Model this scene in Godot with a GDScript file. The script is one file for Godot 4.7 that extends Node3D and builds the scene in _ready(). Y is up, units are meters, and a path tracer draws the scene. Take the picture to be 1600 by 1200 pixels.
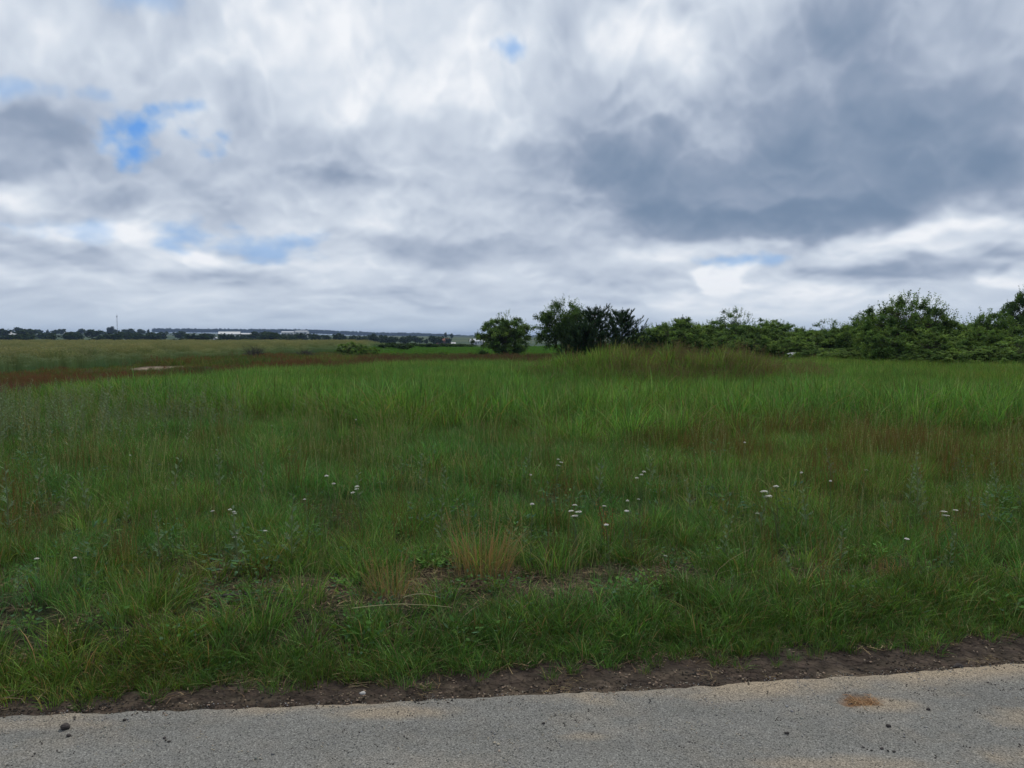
extends Node3D
# A rough meadow beside a cracked country road under a heavy, broken sky.
# x to the right, -z into the picture, y up; the lens stands at 0, 1.6, 0 over the road.

var rng := RandomNumberGenerator.new()
var noise_a := FastNoiseLite.new()
var noise_b := FastNoiseLite.new()
var noise_c := FastNoiseLite.new()
var noise_d := FastNoiseLite.new()

func _ready():
	rng.seed = 71
	set_noises()
	set_puffs()
	set_camera()
	set_sky()
	set_sun()
	make_materials()
	make_ground()
	make_road()
	make_grass()
	make_trees()
	make_far_land()
	make_wild_plants()
	make_small_things()

func set_noises():
	for k in 3:
		var n: FastNoiseLite = [noise_a, noise_b, noise_c][k]
		n.noise_type = FastNoiseLite.TYPE_SIMPLEX_SMOOTH
		n.seed = 11 + 7 * k
		n.frequency = 1.0
		n.fractal_type = FastNoiseLite.FRACTAL_FBM
		n.fractal_octaves = [3, 5, 2][k]
		n.fractal_gain = 0.5

func set_puffs():
	# rounded heads with dark creases between them
	noise_d.noise_type = FastNoiseLite.TYPE_SIMPLEX_SMOOTH
	noise_d.seed = 23
	noise_d.frequency = 1.0
	noise_d.fractal_type = FastNoiseLite.FRACTAL_RIDGED
	noise_d.fractal_octaves = 3
	noise_d.fractal_gain = 0.42

func set_camera():
	var cam := Camera3D.new()
	cam.name = "camera"
	add_child(cam)
	cam.position = Vector3(0, 1.6, 0)
	cam.rotation_degrees = Vector3(-3.5, 0, 0)
	cam.fov = 53.0
	cam.near = 0.05
	cam.far = 9000.0
	cam.current = true

func set_sun():
	# veiled sun, high over the field and ahead of the road
	var sun := DirectionalLight3D.new()
	sun.name = "sun"
	sun.light_color = Color(1.0, 0.965, 0.91)
	sun.light_energy = 0.6
	sun.light_angular_distance = 14.0
	sun.shadow_enabled = true
	add_child(sun)
	sun.rotation_degrees = Vector3(-52, 160, 0)

func set_sky():
	var env := Environment.new()
	env.background_mode = Environment.BG_SKY
	env.tonemap_mode = Environment.TONE_MAPPER_LINEAR
	env.tonemap_exposure = 1.0
	env.sdfgi_enabled = true
	env.ssao_enabled = true
	env.ssil_enabled = true
	env.fog_enabled = true
	env.fog_density = 0.00012
	env.fog_light_color = Color(0.72, 0.83, 1.0)
	var sky := Sky.new()
	var sm := PanoramaSkyMaterial.new()
	sm.panorama = cloud_panorama()
	sky.sky_material = sm
	env.sky = sky
	var we := WorldEnvironment.new()
	we.name = "world_environment"
	we.environment = env
	add_child(we)

# ---- clouds: azimuth 0 is the way the lens looks, degrees clockwise; elevation in degrees
# az, el, half width, half height, change of tone (below 0 = thicker, darker cloud), softness of its edge
const CLOUDS := [
	[16.0, 14.5, 25.0, 8.5, -0.18, 0.55],
	[30.0, 18.0, 18.0, 10.0, -0.17, 0.7],
	[21.0, 10.3, 20.0, 4.4, -0.24, 0.5],
	[17.0, 8.2, 13.5, 1.9, -0.32, 0.45],
	[29.0, 9.6, 8.0, 2.2, -0.20, 0.8],
	[2.0, 9.6, 9.0, 3.0, -0.13, 0.8],
	[4.0, 12.5, 10.0, 3.5, -0.08, 0.8],
	[28.5, 4.5, 6.5, 0.8, -0.30, 0.6],
	[21.5, 4.2, 4.0, 0.6, -0.10, 0.7],
	[-3.0, 6.5, 9.0, 1.8, -0.26, 0.7],
	[6.0, 4.6, 6.0, 1.0, -0.16, 0.8],
	[-14.0, 6.0, 8.0, 1.5, -0.12, 0.8],
	[-30.0, 5.6, 8.0, 1.3, -0.20, 0.7],
	[-20.0, 3.7, 8.0, 0.8, -0.22, 0.8],
	[-9.0, 3.2, 6.0, 0.6, -0.14, 0.8],
	[8.0, 2.8, 7.0, 0.5, -0.12, 0.8],
	[-31.0, 12.2, 6.5, 2.4, -0.24, 0.6],
	[-25.0, 9.2, 8.0, 2.0, -0.12, 0.7],
	[-11.0, 13.0, 9.0, 3.0, -0.17, 0.8],
	[-8.0, 9.5, 6.0, 2.4, -0.08, 0.8],
	[-19.0, 20.0, 13.0, 5.0, 0.13, 0.8],
	[-31.0, 17.5, 8.0, 3.5, 0.10, 0.8],
	[-5.0, 17.0, 6.0, 2.2, 0.10, 0.8],
	[9.5, 19.4, 5.0, 2.6, 0.22, 0.8],
	[-1.0, 14.6, 3.0, 2.0, 0.16, 0.7],
	[-31.0, 9.6, 4.5, 1.2, 0.20, 0.7],
	[-27.0, 6.6, 5.0, 0.9, 0.20, 0.6],
	[-18.0, 5.2, 5.0, 0.8, 0.16, 0.7],
	[-9.0, 8.5, 3.0, 1.4, 0.13, 0.7],
	[15.6, 3.9, 2.8, 1.4, 0.30, 0.5],
	[10.0, 2.6, 3.5, 0.9, 0.16, 0.6],
	[20.5, 3.6, 3.6, 1.3, 0.16, 0.7],
	[33.0, 3.9, 2.4, 0.8, 0.30, 0.5],
	[29.0, 6.4, 7.0, 0.9, 0.17, 0.7],
	[20.0, 1.8, 22.0, 1.4, 0.13, 0.8],
	[-60.0, 14.0, 18.0, 7.0, -0.22, 0.7],  # rows from here on: unseen clouds out of view, darkening the sky there
	[-100.0, 11.0, 22.0, 5.0, -0.24, 0.7],
	[-140.0, 15.0, 20.0, 8.0, -0.20, 0.7],
	[95.0, 13.0, 24.0, 7.0, -0.24, 0.7],
	[60.0, 18.0, 16.0, 10.0, -0.24, 0.7],
	[150.0, 10.0, 22.0, 6.0, -0.26, 0.7],
	[-60.0, 40.0, 30.0, 10.0, -0.16, 0.8],
	[80.0, 42.0, 34.0, 12.0, -0.18, 0.8],
	[170.0, 38.0, 40.0, 12.0, -0.16, 0.8],
]
# gaps of blue: az, el, half width, half height, strength
const GAPS := [
	[-25.2, 12.8, 2.6, 1.4, 1.2], [-22.4, 14.0, 0.9, 0.5, 0.6], [-0.9, 20.7, 1.3, 0.55, 0.5], [-19.0, 6.5, 4.6, 0.8, 0.5], [-28.5, 6.9, 2.4, 0.6, 0.35],
	[-26.0, 21.5, 3.0, 0.8, 0.28], [-31.5, 15.0, 3.5, 0.5, 0.35], [15.0, 5.4, 1.7, 0.42, 0.6], [18.6, 5.35, 1.1, 0.4, 0.5],
	[-75.0, 24.0, 5.0, 2.0, 0.9], [70.0, 9.0, 4.0, 1.2, 0.9], [120.0, 26.0, 6.0, 2.5, 0.9], [-130.0, 30.0, 6.0, 3.0, 0.9], [170.0, 20.0, 6.0, 2.0, 0.9], [20.0, 52.0, 9.0, 4.0, 0.8],
]
var tones := Gradient.new()

var row_clouds := []
var row_gaps := []

func pick_clouds(el: float):
	row_clouds = CLOUDS.filter(func(c): return absf(el - c[1]) < c[3] * 1.3 + 3.0)
	row_gaps = GAPS.filter(func(c): return absf(el - c[1]) < c[3] * 1.6 + 3.0)

func cloud_color(az: float, el: float) -> Color:
	# a seamless band round the horizon; heaps of cloud flatten towards it
	var ra := deg_to_rad(az)
	var u := sin(ra) * 6.4
	var w := cos(ra) * 6.4
	var v := 2.1 * log(maxf(el, -1.0) + 3.6)
	# warp, so that outlines curl
	var wx := noise_b.get_noise_3d(u * 0.62, v * 0.62, w * 0.62)
	var wy := noise_b.get_noise_3d(u * 0.62 + 31.0, v * 0.62, w * 0.62 + 17.0)
	var squash := clampf(el / 12.0, 0.16, 1.0)
	var a2 := az + wx * 6.0
	var e2 := el + wy * 4.0 * squash
	var q := wx * 0.25
	var n := noise_b.get_noise_3d(u * 0.5 + q, v * 0.5, w * 0.5)
	var n_lit := noise_b.get_noise_3d(u * 0.5 + q, v * 0.5 + 0.09, w * 0.5)
	var puff := -noise_d.get_noise_3d(u * 0.42, v * 0.42 + q, w * 0.42)
	var puff_lit := -noise_d.get_noise_3d(u * 0.42, v * 0.42 + q + 0.05, w * 0.42)
	var small := -noise_d.get_noise_3d(u * 1.15 + 9.0, v * 1.15 + q, w * 1.15)
	var small_lit := -noise_d.get_noise_3d(u * 1.15 + 9.0, v * 1.15 + q + 0.06, w * 1.15)
	var heap := noise_b.get_noise_3d(u * 0.85 + 50.0, v * 0.85 + q, w * 0.85)
	var body := smoothstep(0.0, 0.13, heap)
	var fine := noise_b.get_noise_3d(u * 2.6, v * 2.6, w * 2.6)
	var unseen_dark := smoothstep(34.0, 62.0, absf(az)) * (1.0 - smoothstep(24.0, 50.0, el))  # darkens the low sky out of view, to the sides and behind
	var b := 0.80 - 0.25 * unseen_dark + n * 0.20 + (n_lit - n) * 0.26 + puff * 0.09 + (puff_lit - puff) * 0.30 + (small_lit - small) * 0.15 + fine * 0.07
	b += body * (0.09 - 0.45 * clampf(heap, 0.0, 0.6))
	for c in row_clouds:
		var da := absf(wrapf(a2 - c[0], -180.0, 180.0))
		if da > c[2] * 1.3: continue
		var r := sqrt((da / c[2]) ** 2 + ((e2 - c[1]) / c[3]) ** 2)
		b += c[4] * (1.0 - smoothstep(1.0 - c[5], 1.0 + 0.25 * c[5], r))
	if b < 0.40: b = 0.40 * exp((b - 0.40) / 0.55)
	# the air pales towards the horizon
	var low := exp(-maxf(el, 0.0) / 1.5)
	b = lerpf(b, 0.72 + fine * 0.03, low * 0.8)
	var col := tones.sample(clampf(b, 0.0, 1.0))
	col = col.lerp(Color8(184, 205, 225), low * 0.6)
	var gap := 0.0
	for c in row_gaps:
		var da := wrapf(az + wx * 2.5 - c[0], -180.0, 180.0)
		if absf(da) > c[2] * 2.2: continue
		var r := sqrt((da / c[2]) ** 2 + ((el + wy * 2.0 * squash - c[1]) / c[3]) ** 2) + fine * 1.4 + small * 0.5 + 0.1
		gap = maxf(gap, c[4] * (1.0 - smoothstep(-0.1, 1.5, r)))
	if gap > 0.0:
		col = col.lerp(Color8(100, 155, 228).lerp(Color8(166, 202, 240), exp(-maxf(el, 0) / 6.5)), clampf(gap, 0.0, 1.0))
	return col

func cloud_panorama() -> ImageTexture:
	tones.offsets = PackedFloat32Array([0.0, 0.22, 0.42, 0.62, 0.82, 1.0])
	tones.colors = PackedColorArray([Color8(104, 127, 154), Color8(120, 140, 166), Color8(150, 164, 186), Color8(184, 195, 212), Color8(212, 221, 233), Color8(243, 246, 251)])
	# azimuth 0 lies at the first column; columns run clockwise
	var w := 4096
	var h := 2048
	var rough := 8
	var im := Image.create_empty(w / rough, h / rough, false, Image.FORMAT_RGB8)
	im.fill(Color8(70, 76, 60))
	for y in h / rough:
		var el := 90.0 - (y + 0.5) * rough * 180.0 / h
		if el > -1.5:
			pick_clouds(el)
			for x in w / rough:
				im.set_pixel(x, y, cloud_color(wrapf((x + 0.5) * rough * 360.0 / w, -180, 180), el))
	im.resize(w, h, Image.INTERPOLATE_CUBIC)
	# the part of the sky ahead in full detail
	var nx := 912
	var y0 := h / 2 - 304
	var ny := 312
	var part := PackedByteArray()
	part.resize(nx * ny * 3)
	var i := 0
	for y in ny:
		var el := 90.0 - (y0 + y + 0.5) * 180.0 / h
		pick_clouds(el)
		for x in nx:
			var c := cloud_color((x - nx / 2 + 0.5) * 360.0 / w, el)
			part[i] = c.r8
			part[i + 1] = c.g8
			part[i + 2] = c.b8
			i += 3
	var ahead := Image.create_from_data(nx, ny, false, Image.FORMAT_RGB8, part)
	im.blit_rect(ahead, Rect2i(nx / 2, 0, nx / 2, ny), Vector2i(0, y0))
	im.blit_rect(ahead, Rect2i(0, 0, nx / 2, ny), Vector2i(w - nx / 2, y0))
	return ImageTexture.create_from_image(im)

# ---- helpers
class Shape:
	# collects triangles; colours are linear base colours
	var v := PackedVector3Array()
	var c := PackedColorArray()
	var i := PackedInt32Array()
	var n := PackedVector3Array()
	func tri(a: Vector3, b: Vector3, d: Vector3, col: Color):
		var k := v.size()
		v.append(a); v.append(b); v.append(d)
		c.append(col); c.append(col); c.append(col)
		i.append(k); i.append(k + 1); i.append(k + 2)
	func quad(a: Vector3, b: Vector3, d: Vector3, e: Vector3, col: Color):
		var k := v.size()
		v.append(a); v.append(b); v.append(d); v.append(e)
		for j in 4: c.append(col)
		i.append_array(PackedInt32Array([k, k + 1, k + 2, k, k + 2, k + 3]))
	func box(lo: Vector3, hi: Vector3, col: Color):
		var p := []
		for k in 8: p.append(Vector3(hi.x if k & 1 else lo.x, hi.y if k & 2 else lo.y, hi.z if k & 4 else lo.z))
		for f in [[0, 1, 3, 2], [5, 4, 6, 7], [4, 0, 2, 6], [1, 5, 7, 3], [2, 3, 7, 6], [4, 5, 1, 0]]:
			quad(p[f[0]], p[f[3]], p[f[2]], p[f[1]], col)
	func blade(p: Vector3, turn: float, face: float, tall: float, wide: float, bend: float, steps: int, col: Color):
		var lean := Vector3(cos(turn), 0, sin(turn))
		var side := Vector3(cos(face), 0, sin(face)) * wide * 0.5
		var k := v.size()
		for s in steps:
			var t := float(s) / steps
			var at := p + Vector3.UP * tall * t * (1.0 - 0.42 * bend * t) + lean * tall * bend * t * t
			var w := side * (1.0 - 0.55 * t * t)
			v.append(at - w); v.append(at + w)
			c.append(col); c.append(col)
		v.append(p + Vector3.UP * tall * (1.0 - 0.42 * bend) + lean * tall * bend)
		c.append(col)
		for s in steps - 1:
			var o := k + 2 * s
			i.append_array(PackedInt32Array([o, o + 1, o + 2, o + 1, o + 3, o + 2]))
		var o := k + 2 * (steps - 1)
		i.append_array(PackedInt32Array([o, o + 1, o + 2]))
	func leaf(p: Vector3, along: Vector3, flat: Vector3, long: float, wide: float, col: Color):
		var side := along.cross(flat).normalized() * wide * 0.5
		var mid := p + along * long * 0.45 - flat * wide * 0.12
		var k := v.size()
		v.append(p); v.append(mid - side); v.append(p + along * long - flat * long * 0.12); v.append(mid + side)
		for j in 4: c.append(col)
		i.append_array(PackedInt32Array([k, k + 1, k + 2, k, k + 2, k + 3]))
	func tube(pts: Array, radii: Array, sides: int, col: Color):
		var k := v.size()
		for s in pts.size():
			var ahead: Vector3 = (pts[mini(s + 1, pts.size() - 1)] - pts[maxi(s - 1, 0)])
			ahead = ahead.normalized() if ahead.length() > 1e-6 else Vector3.UP
			var x := ahead.cross(Vector3.RIGHT if absf(ahead.x) < 0.8 else Vector3.BACK).normalized()
			var y := ahead.cross(x)
			for q in sides:
				var a := TAU * q / sides
				v.append(pts[s] + (x * cos(a) + y * sin(a)) * radii[s])
				c.append(col)
		for s in pts.size() - 1:
			for q in sides:
				var a := k + s * sides + q
				var b := k + s * sides + (q + 1) % sides
				i.append_array(PackedInt32Array([a, a + sides, b, b, a + sides, b + sides]))
	func stone(at: Vector3, size: Vector3, r: RandomNumberGenerator, col: Color):
		var m := SphereMesh.new()
		m.radial_segments = 8
		m.rings = 5
		m.radius = 0.5
		m.height = 1.0
		var a := m.get_mesh_arrays()
		var k := v.size()
		var f := [r.randf_range(2, 5), r.randf_range(2, 5), r.randf_range(0, 6)]
		for p in a[Mesh.ARRAY_VERTEX]:
			var d: Vector3 = p * (1.0 + 0.16 * sin(p.x * f[0] * 2.0 + f[2]) + 0.14 * cos(p.z * f[1] * 2.0 + f[2] + p.y * 4.0))
			v.append(at + d * size)
			c.append(col)
		for q in a[Mesh.ARRAY_INDEX]: i.append(k + q)
	func mesh() -> ArrayMesh:
		var a := []
		a.resize(Mesh.ARRAY_MAX)
		a[Mesh.ARRAY_VERTEX] = v
		a[Mesh.ARRAY_COLOR] = c
		a[Mesh.ARRAY_INDEX] = i
		if n.size(): a[Mesh.ARRAY_NORMAL] = n
		var m := ArrayMesh.new()
		m.add_surface_from_arrays(Mesh.PRIMITIVE_TRIANGLES, a)
		return m

var taken := {}

func numbered(called: String) -> String:
	var k: int = taken.get(called, 0)
	taken[called] = k + 1
	return called if k == 0 else "%s_%03d" % [called, k]

func tag(o: Node, label: String, category := "", group := "", kind := "") -> Node:
	if label: o.set_meta("label", label)
	if category: o.set_meta("category", category)
	if group: o.set_meta("group", group)
	if kind: o.set_meta("kind", kind)
	return o

func thing(called: String, at: Vector3, turn := 0.0) -> Node3D:
	var o := Node3D.new()
	o.name = numbered(called)
	add_child(o)
	o.position = at
	o.rotation.y = turn
	return o

func part(called: String, mesh: Mesh, mat: Material, parent: Node) -> MeshInstance3D:
	var o := MeshInstance3D.new()
	o.name = called if parent != self else numbered(called)
	o.mesh = mesh
	o.material_override = mat
	parent.add_child(o, true)
	return o

func copy_of(root: Node3D, at: Vector3, turn: float, size := Vector3.ONE) -> Node3D:
	var o: Node3D = root.duplicate()
	o.name = numbered(String(root.name))
	add_child(o)
	o.position = at
	o.rotation.y = turn
	o.scale = size
	return o

func rr(a: float, b: float) -> float:
	return rng.randf_range(a, b)

func vary(c: Color, k: float) -> Color:
	var b := 1.0 + rr(-k, k)
	return Color(c.r * b * (1.0 + rr(-k, k) * 0.4), c.g * b, c.b * b * (1.0 + rr(-k, k) * 0.4))

var mat_grass: StandardMaterial3D
var mat_leaf: StandardMaterial3D
var mat_plain: StandardMaterial3D
var mat_soil: StandardMaterial3D
var mat_road: StandardMaterial3D
var mat_bark: StandardMaterial3D

func painted(rough: float, through := 0.0) -> StandardMaterial3D:
	var m := StandardMaterial3D.new()
	m.vertex_color_use_as_albedo = true
	m.roughness = rough
	m.metallic_specular = 0.16 if through > 0.0 else 0.3
	m.cull_mode = BaseMaterial3D.CULL_DISABLED
	if through > 0.0:
		m.backlight_enabled = true
		m.backlight = Color(through, through, through * 0.7)
	return m

func grain_texture(size: int, freq: float, lo: float, hi: float, as_normal: bool, kind: int, sd: int) -> ImageTexture:
	var f := FastNoiseLite.new()
	f.noise_type = kind
	f.seed = sd
	f.frequency = freq
	f.fractal_octaves = 4
	var im := f.get_seamless_image(size, size)
	im.convert(Image.FORMAT_L8)
	var d := im.get_data()
	for k in d.size(): d[k] = int(255.0 * lerpf(lo, hi, d[k] / 255.0))
	im = Image.create_from_data(size, size, false, Image.FORMAT_L8, d)
	return ImageTexture.create_from_image(im)

func make_materials():
	mat_grass = painted(0.7, 0.85)
	mat_leaf = painted(0.8, 0.8)
	mat_plain = painted(0.85)
	mat_bark = painted(0.95)
	mat_petal = painted(0.8, 0.4)
	mat_yellow_leaf = painted(0.7, 0.65)
	mat_yellow_leaf.albedo_color = Color(1.0, 1.0, 0.7).linear_to_srgb()
	mat_soil = painted(0.97)
	mat_soil.albedo_texture = grain_texture(512, 0.02, 0.55, 1.0, false, FastNoiseLite.TYPE_SIMPLEX, 5)
	mat_soil.uv1_triplanar = true
	mat_soil.uv1_world_triplanar = true
	mat_soil.uv1_scale = Vector3(0.6, 0.6, 0.6)
	mat_soil.heightmap_enabled = true
	mat_soil.heightmap_scale = 2.5
	mat_soil.heightmap_texture = grain_texture(512, 0.05, 0.0, 1.0, false, FastNoiseLite.TYPE_SIMPLEX, 9)
	mat_road = painted(0.9)
	mat_road.albedo_texture = asphalt_texture()
	mat_road.uv1_triplanar = true
	mat_road.uv1_world_triplanar = true
	mat_road.uv1_scale = Vector3(0.55, 0.55, 0.55)
	mat_road.heightmap_enabled = true
	mat_road.heightmap_scale = 0.5
	mat_road.heightmap_texture = mat_road.albedo_texture

func asphalt_texture() -> ImageTexture:
	# worn chippings, 3 mm a pixel: each chip its own tone, dark binder between
	var size := 1024
	var chips := FastNoiseLite.new()
	chips.noise_type = FastNoiseLite.TYPE_CELLULAR
	chips.cellular_return_type = FastNoiseLite.RETURN_CELL_VALUE
	chips.frequency = 0.32
	chips.fractal_type = FastNoiseLite.FRACTAL_NONE
	chips.seed = 4
	var joints := chips.duplicate()
	joints.cellular_return_type = FastNoiseLite.RETURN_DISTANCE
	var a := chips.get_image(size, size, false, false, false)
	var b: Image = joints.get_image(size, size, false, false, true)
	a.convert(Image.FORMAT_L8)
	b.convert(Image.FORMAT_L8)
	var da := a.get_data()
	var db := b.get_data()
	for k in da.size():
		var t := da[k] / 255.0
		var j := db[k] / 255.0
		var x := 0.76 + 0.14 * t + (0.12 if t > 0.90 else 0.0) - (0.12 if t < 0.08 else 0.0)
		x *= 1.0 - 0.35 * smoothstep(0.3, 0.85, j)
		da[k] = clampi(int(x * 255.0), 0, 255)
	return ImageTexture.create_from_image(Image.create_from_data(size, size, false, Image.FORMAT_L8, da))

# ---- the lie of the land
func road_edge(x: float) -> float:
	var k := clampf(x, -4.0, 4.0)
	return 3.373 + 0.108 * k + 0.012 * k * k + (x - k) * 0.13

func soil_edge(x: float) -> float:
	return road_edge(x) + clampf(0.24 + 0.07 * x, 0.08, 0.30) + 0.09 * noise_a.get_noise_2d(x * 2.2, 3.0) + 0.07 * noise_a.get_noise_2d(x * 7.0, 8.0)

var far_d := Curve.new()
const VALLEY := [[0, 0, 0], [120, 0, 0], [170, -0.1, -1.0], [240, -2.6, -3.0], [400, -6.5, -5.0], [700, -6.0, -2.0], [1200, -0.5, 4.0], [2000, 2.0, 9.0], [3000, 4.0, 15.0], [3500, 4.0, 18.0], [5000, 0.0, 10.0], [9000, -5.0, 0.0]]
const RIDGE := [[-1.0, -14.0], [0.05, -13.0], [0.225, 0.0], [0.44, 15.0], [0.69, 18.0], [1.0, 18.0], [3.0, 18.0]]

func ramp(table: Array, x: float, col: int) -> float:
	for k in table.size() - 1:
		if x <= table[k + 1][0]:
			var t := clampf((x - table[k][0]) / (table[k + 1][0] - table[k][0]), 0.0, 1.0)
			return lerpf(table[k][col], table[k + 1][col], t * t * (3.0 - 2.0 * t))
	return table[-1][col]

func mound(x: float, d: float) -> float:
	var a := ((x - 4.6) / 4.3) ** 2 + ((d - 23.0) / 2.8) ** 2
	return 0.70 * exp(-a * a * 0.9 - a * 0.35) * (1.0 + 0.8 * noise_a.get_noise_2d(x * 0.55, d * 0.55))

func land(x: float, z: float) -> float:
	var d := -z
	if d < 2.0: return -0.03
	var y := 0.0
	if d < 160.0:
		y += -0.03 + 0.05 * smoothstep(0.0, 0.9, d - soil_edge(x)) if d < 8.0 else 0.02
		if d < soil_edge(x) + 0.1 and d > road_edge(x): y += 0.016 * noise_b.get_noise_2d(x * 6.0, d * 6.0) + 0.006
		y += 0.10 * noise_a.get_noise_2d(x * 0.11, d * 0.11) * smoothstep(4.0, 10.0, d) + 0.022 * noise_a.get_noise_2d(x * 1.3, d * 1.3)
		if d > 14.0 and d < 38.0: y += mound(x, d)
	if d > 45.0: y -= 0.5 * smoothstep(45.0, 92.0, d) * smoothstep(-22.5, -17.0, x) * (1.0 - smoothstep(5.0, 13.0, x)) * (1.0 - smoothstep(200.0, 400.0, d))
	if d > 120.0:
		var side := clampf(-x / d / 0.665, -1.0, 1.6)
		y += lerpf(ramp(VALLEY, d, 1), ramp(VALLEY, d, 2), clampf(side, 0.0, 1.0))
		if d > 2200.0: y = lerpf(y, ramp(RIDGE, side, 1), smoothstep(2200.0, 3400.0, d) * (1.0 - smoothstep(5000.0, 7000.0, d)))
		y += smoothstep(160.0, 600.0, d) * 1.2 * noise_a.get_noise_2d(x * 0.004, d * 0.004)
	return y

func bare(x: float, d: float) -> float:
	# how thin the grass is: open soil in the strip behind the verge
	var b := 0.0
	for p in BARE:
		b = maxf(b, p[4] * (1.0 - smoothstep(0.35, 1.15, sqrt(((x - p[0]) / p[2]) ** 2 + ((d - p[1]) / p[3]) ** 2) + 0.35 * noise_a.get_noise_2d(x * 2.0, d * 2.0))))
	return b

const BARE := [
	[-0.72, 4.52, 0.26, 0.20, 1.0], [-0.15, 4.85, 0.25, 0.12, 0.9],
	[-0.35, 4.95, 0.62, 0.34, 1.0], [-1.35, 4.75, 0.9, 0.28, 0.8], [0.32, 4.70, 0.55, 0.25, 0.9], [-2.1, 5.1, 0.7, 0.3, 0.6], [0.75, 5.0, 0.5, 0.3, 0.6],
	[2.2, 5.3, 0.7, 0.3, 0.5], [-1.2, 5.7, 0.7, 0.22, 0.55], [-3.3, 4.9, 0.6, 0.4, 0.6], [1.5, 5.9, 0.5, 0.25, 0.5], [2.9, 7.2, 1.2, 0.5, 0.5], [-2.7, 7.6, 0.9, 0.4, 0.4],
]
const TRACK_X := -18.2

func ground_color(x: float, d: float) -> Color:
	var n := noise_a.get_noise_2d(x * 0.9, d * 0.9)
	var thatch := Color(0.060, 0.052, 0.026)
	var soil := Color(0.088, 0.066, 0.050)
	if d < 200.0:
		var c := thatch.lerp(Color(0.045, 0.060, 0.022), clampf(0.5 + n, 0, 1))
		if d < soil_edge(x) + 0.1:
			c = soil.lerp(Color(0.20, 0.155, 0.105), clampf(0.16 + 0.9 * noise_b.get_noise_2d(x * 1.7, d * 6.0), 0, 1) * (1.0 - smoothstep(0.0, 0.3, d - road_edge(x))))
		elif d < 9.0:
			c = c.lerp(Color(0.105, 0.082, 0.058), bare(x, d))
		if d > 16.0:
			var t := absf(x - TRACK_X - 1.2 * noise_a.get_noise_2d(3.0, d * 0.05))
			c = c.lerp(Color(0.11, 0.060, 0.036), (1.0 - smoothstep(1.8, 3.0, t)) * 0.8)
			if d > 33.0 and d < 47.0:
				c = c.lerp(Color(0.52, 0.42, 0.29), (1.0 - smoothstep(0.5, 1.0, sqrt(((x + 17.9) / 1.1) ** 2 + ((d - 39.5) / 3.5) ** 2) + 0.5 * n)))
			if d > 84.0: c = c.lerp(Color(0.085, 0.17, 0.034), smoothstep(84.0, 92.0, d))
		return c
	# far parcels of pasture, stubble and crops
	var p := noise_c.get_noise_2d(x * 0.0021 + 4.0, d * 0.0062)
	var q := noise_a.get_noise_2d(x * 0.004, d * 0.012)
	var g := Color(0.062, 0.115, 0.040)
	if p > 0.12: g = Color(0.125, 0.165, 0.070)
	elif p < -0.18: g = Color(0.045, 0.085, 0.030)
	if q > 0.42: g = Color(0.15, 0.16, 0.085)
	return g

func spaced(fine_a: float, fine_b: float, step: float, grow: float, lo: float, hi: float) -> PackedFloat32Array:
	var a := []
	var p := fine_a
	var s := step
	while p > lo:
		s *= grow
		p -= s
		a.push_front(p)
	p = fine_a
	while p < fine_b:
		a.append(p)
		p += step
	s = step
	while p < hi:
		a.append(p)
		s *= grow
		p += s
	a.append(p)
	return PackedFloat32Array(a)

func sheet(xs: PackedFloat32Array, ds: PackedFloat32Array, height: Callable, tone: Callable) -> ArrayMesh:
	var s := Shape.new()
	for d in ds:
		for x in xs:
			s.v.append(Vector3(x, height.call(x, d), -d))
			s.c.append(tone.call(x, d))
	var w := xs.size()
	s.n.resize(s.v.size())
	for r in ds.size():
		for q in w:
			var a: Vector3 = s.v[r * w + maxi(q - 1, 0)]
			var b: Vector3 = s.v[r * w + mini(q + 1, w - 1)]
			var e: Vector3 = s.v[maxi(r - 1, 0) * w + q]
			var f: Vector3 = s.v[mini(r + 1, ds.size() - 1) * w + q]
			s.n[r * w + q] = (b - a).cross(f - e).normalized()
	for r in ds.size() - 1:
		for q in w - 1:
			var k := r * w + q
			s.i.append_array(PackedInt32Array([k, k + w, k + 1, k + 1, k + w, k + w + 1]))
	return s.mesh()

func make_ground():
	var xs := spaced(-4.0, 4.2, 0.035, 1.085, -7000.0, 7000.0)
	var ds := spaced(3.0, 5.6, 0.03, 1.045, -60.0, 7500.0)
	var g := part("ground", sheet(xs, ds, func(x, d): return land(x, -d), func(x, d): return ground_color(x, d)), mat_soil, self)
	tag(g, "meadow soil and far farmland", "ground", "", "structure")

# ---- the road
func dust(x: float, d: float) -> float:
	# blown sand lying on the asphalt
	var off := road_edge(x) - d
	var n := noise_b.get_noise_2d(x * 1.1, d * 2.2)
	var fine := noise_b.get_noise_2d(x * 7.0, d * 7.0)
	var k := (1.0 - smoothstep(0.02, 0.12 + 0.14 * clampf(x * 0.5 + n, 0.0, 1.0), off + 0.05 * fine)) * clampf(0.55 + 0.25 * x + n, 0.1, 1.0)
	for p in [[-0.55, 3.2, 0.30, 0.07, 0.75], [1.62, 3.27, 0.20, 0.09, 0.8], [2.35, 3.15, 0.34, 0.10, 0.65], [2.3, 2.83, 0.5, 0.10, 0.85], [1.2, 2.80, 0.4, 0.06, 0.55], [0.3, 3.0, 0.12, 0.04, 0.5], [-2.0, 3.1, 0.5, 0.06, 0.4], [2.5, 3.62, 0.6, 0.10, 0.6]]:
		k = maxf(k, p[4] * (1.0 - smoothstep(0.2, 1.3, sqrt(((x - p[0]) / p[2]) ** 2 + ((d - p[1]) / p[3]) ** 2) + 0.5 * n + 0.5 * fine)))
	return clampf(k + 0.35 * clampf(n - 0.05, 0, 1) + 0.12 * fine, 0.0, 1.0)

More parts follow.
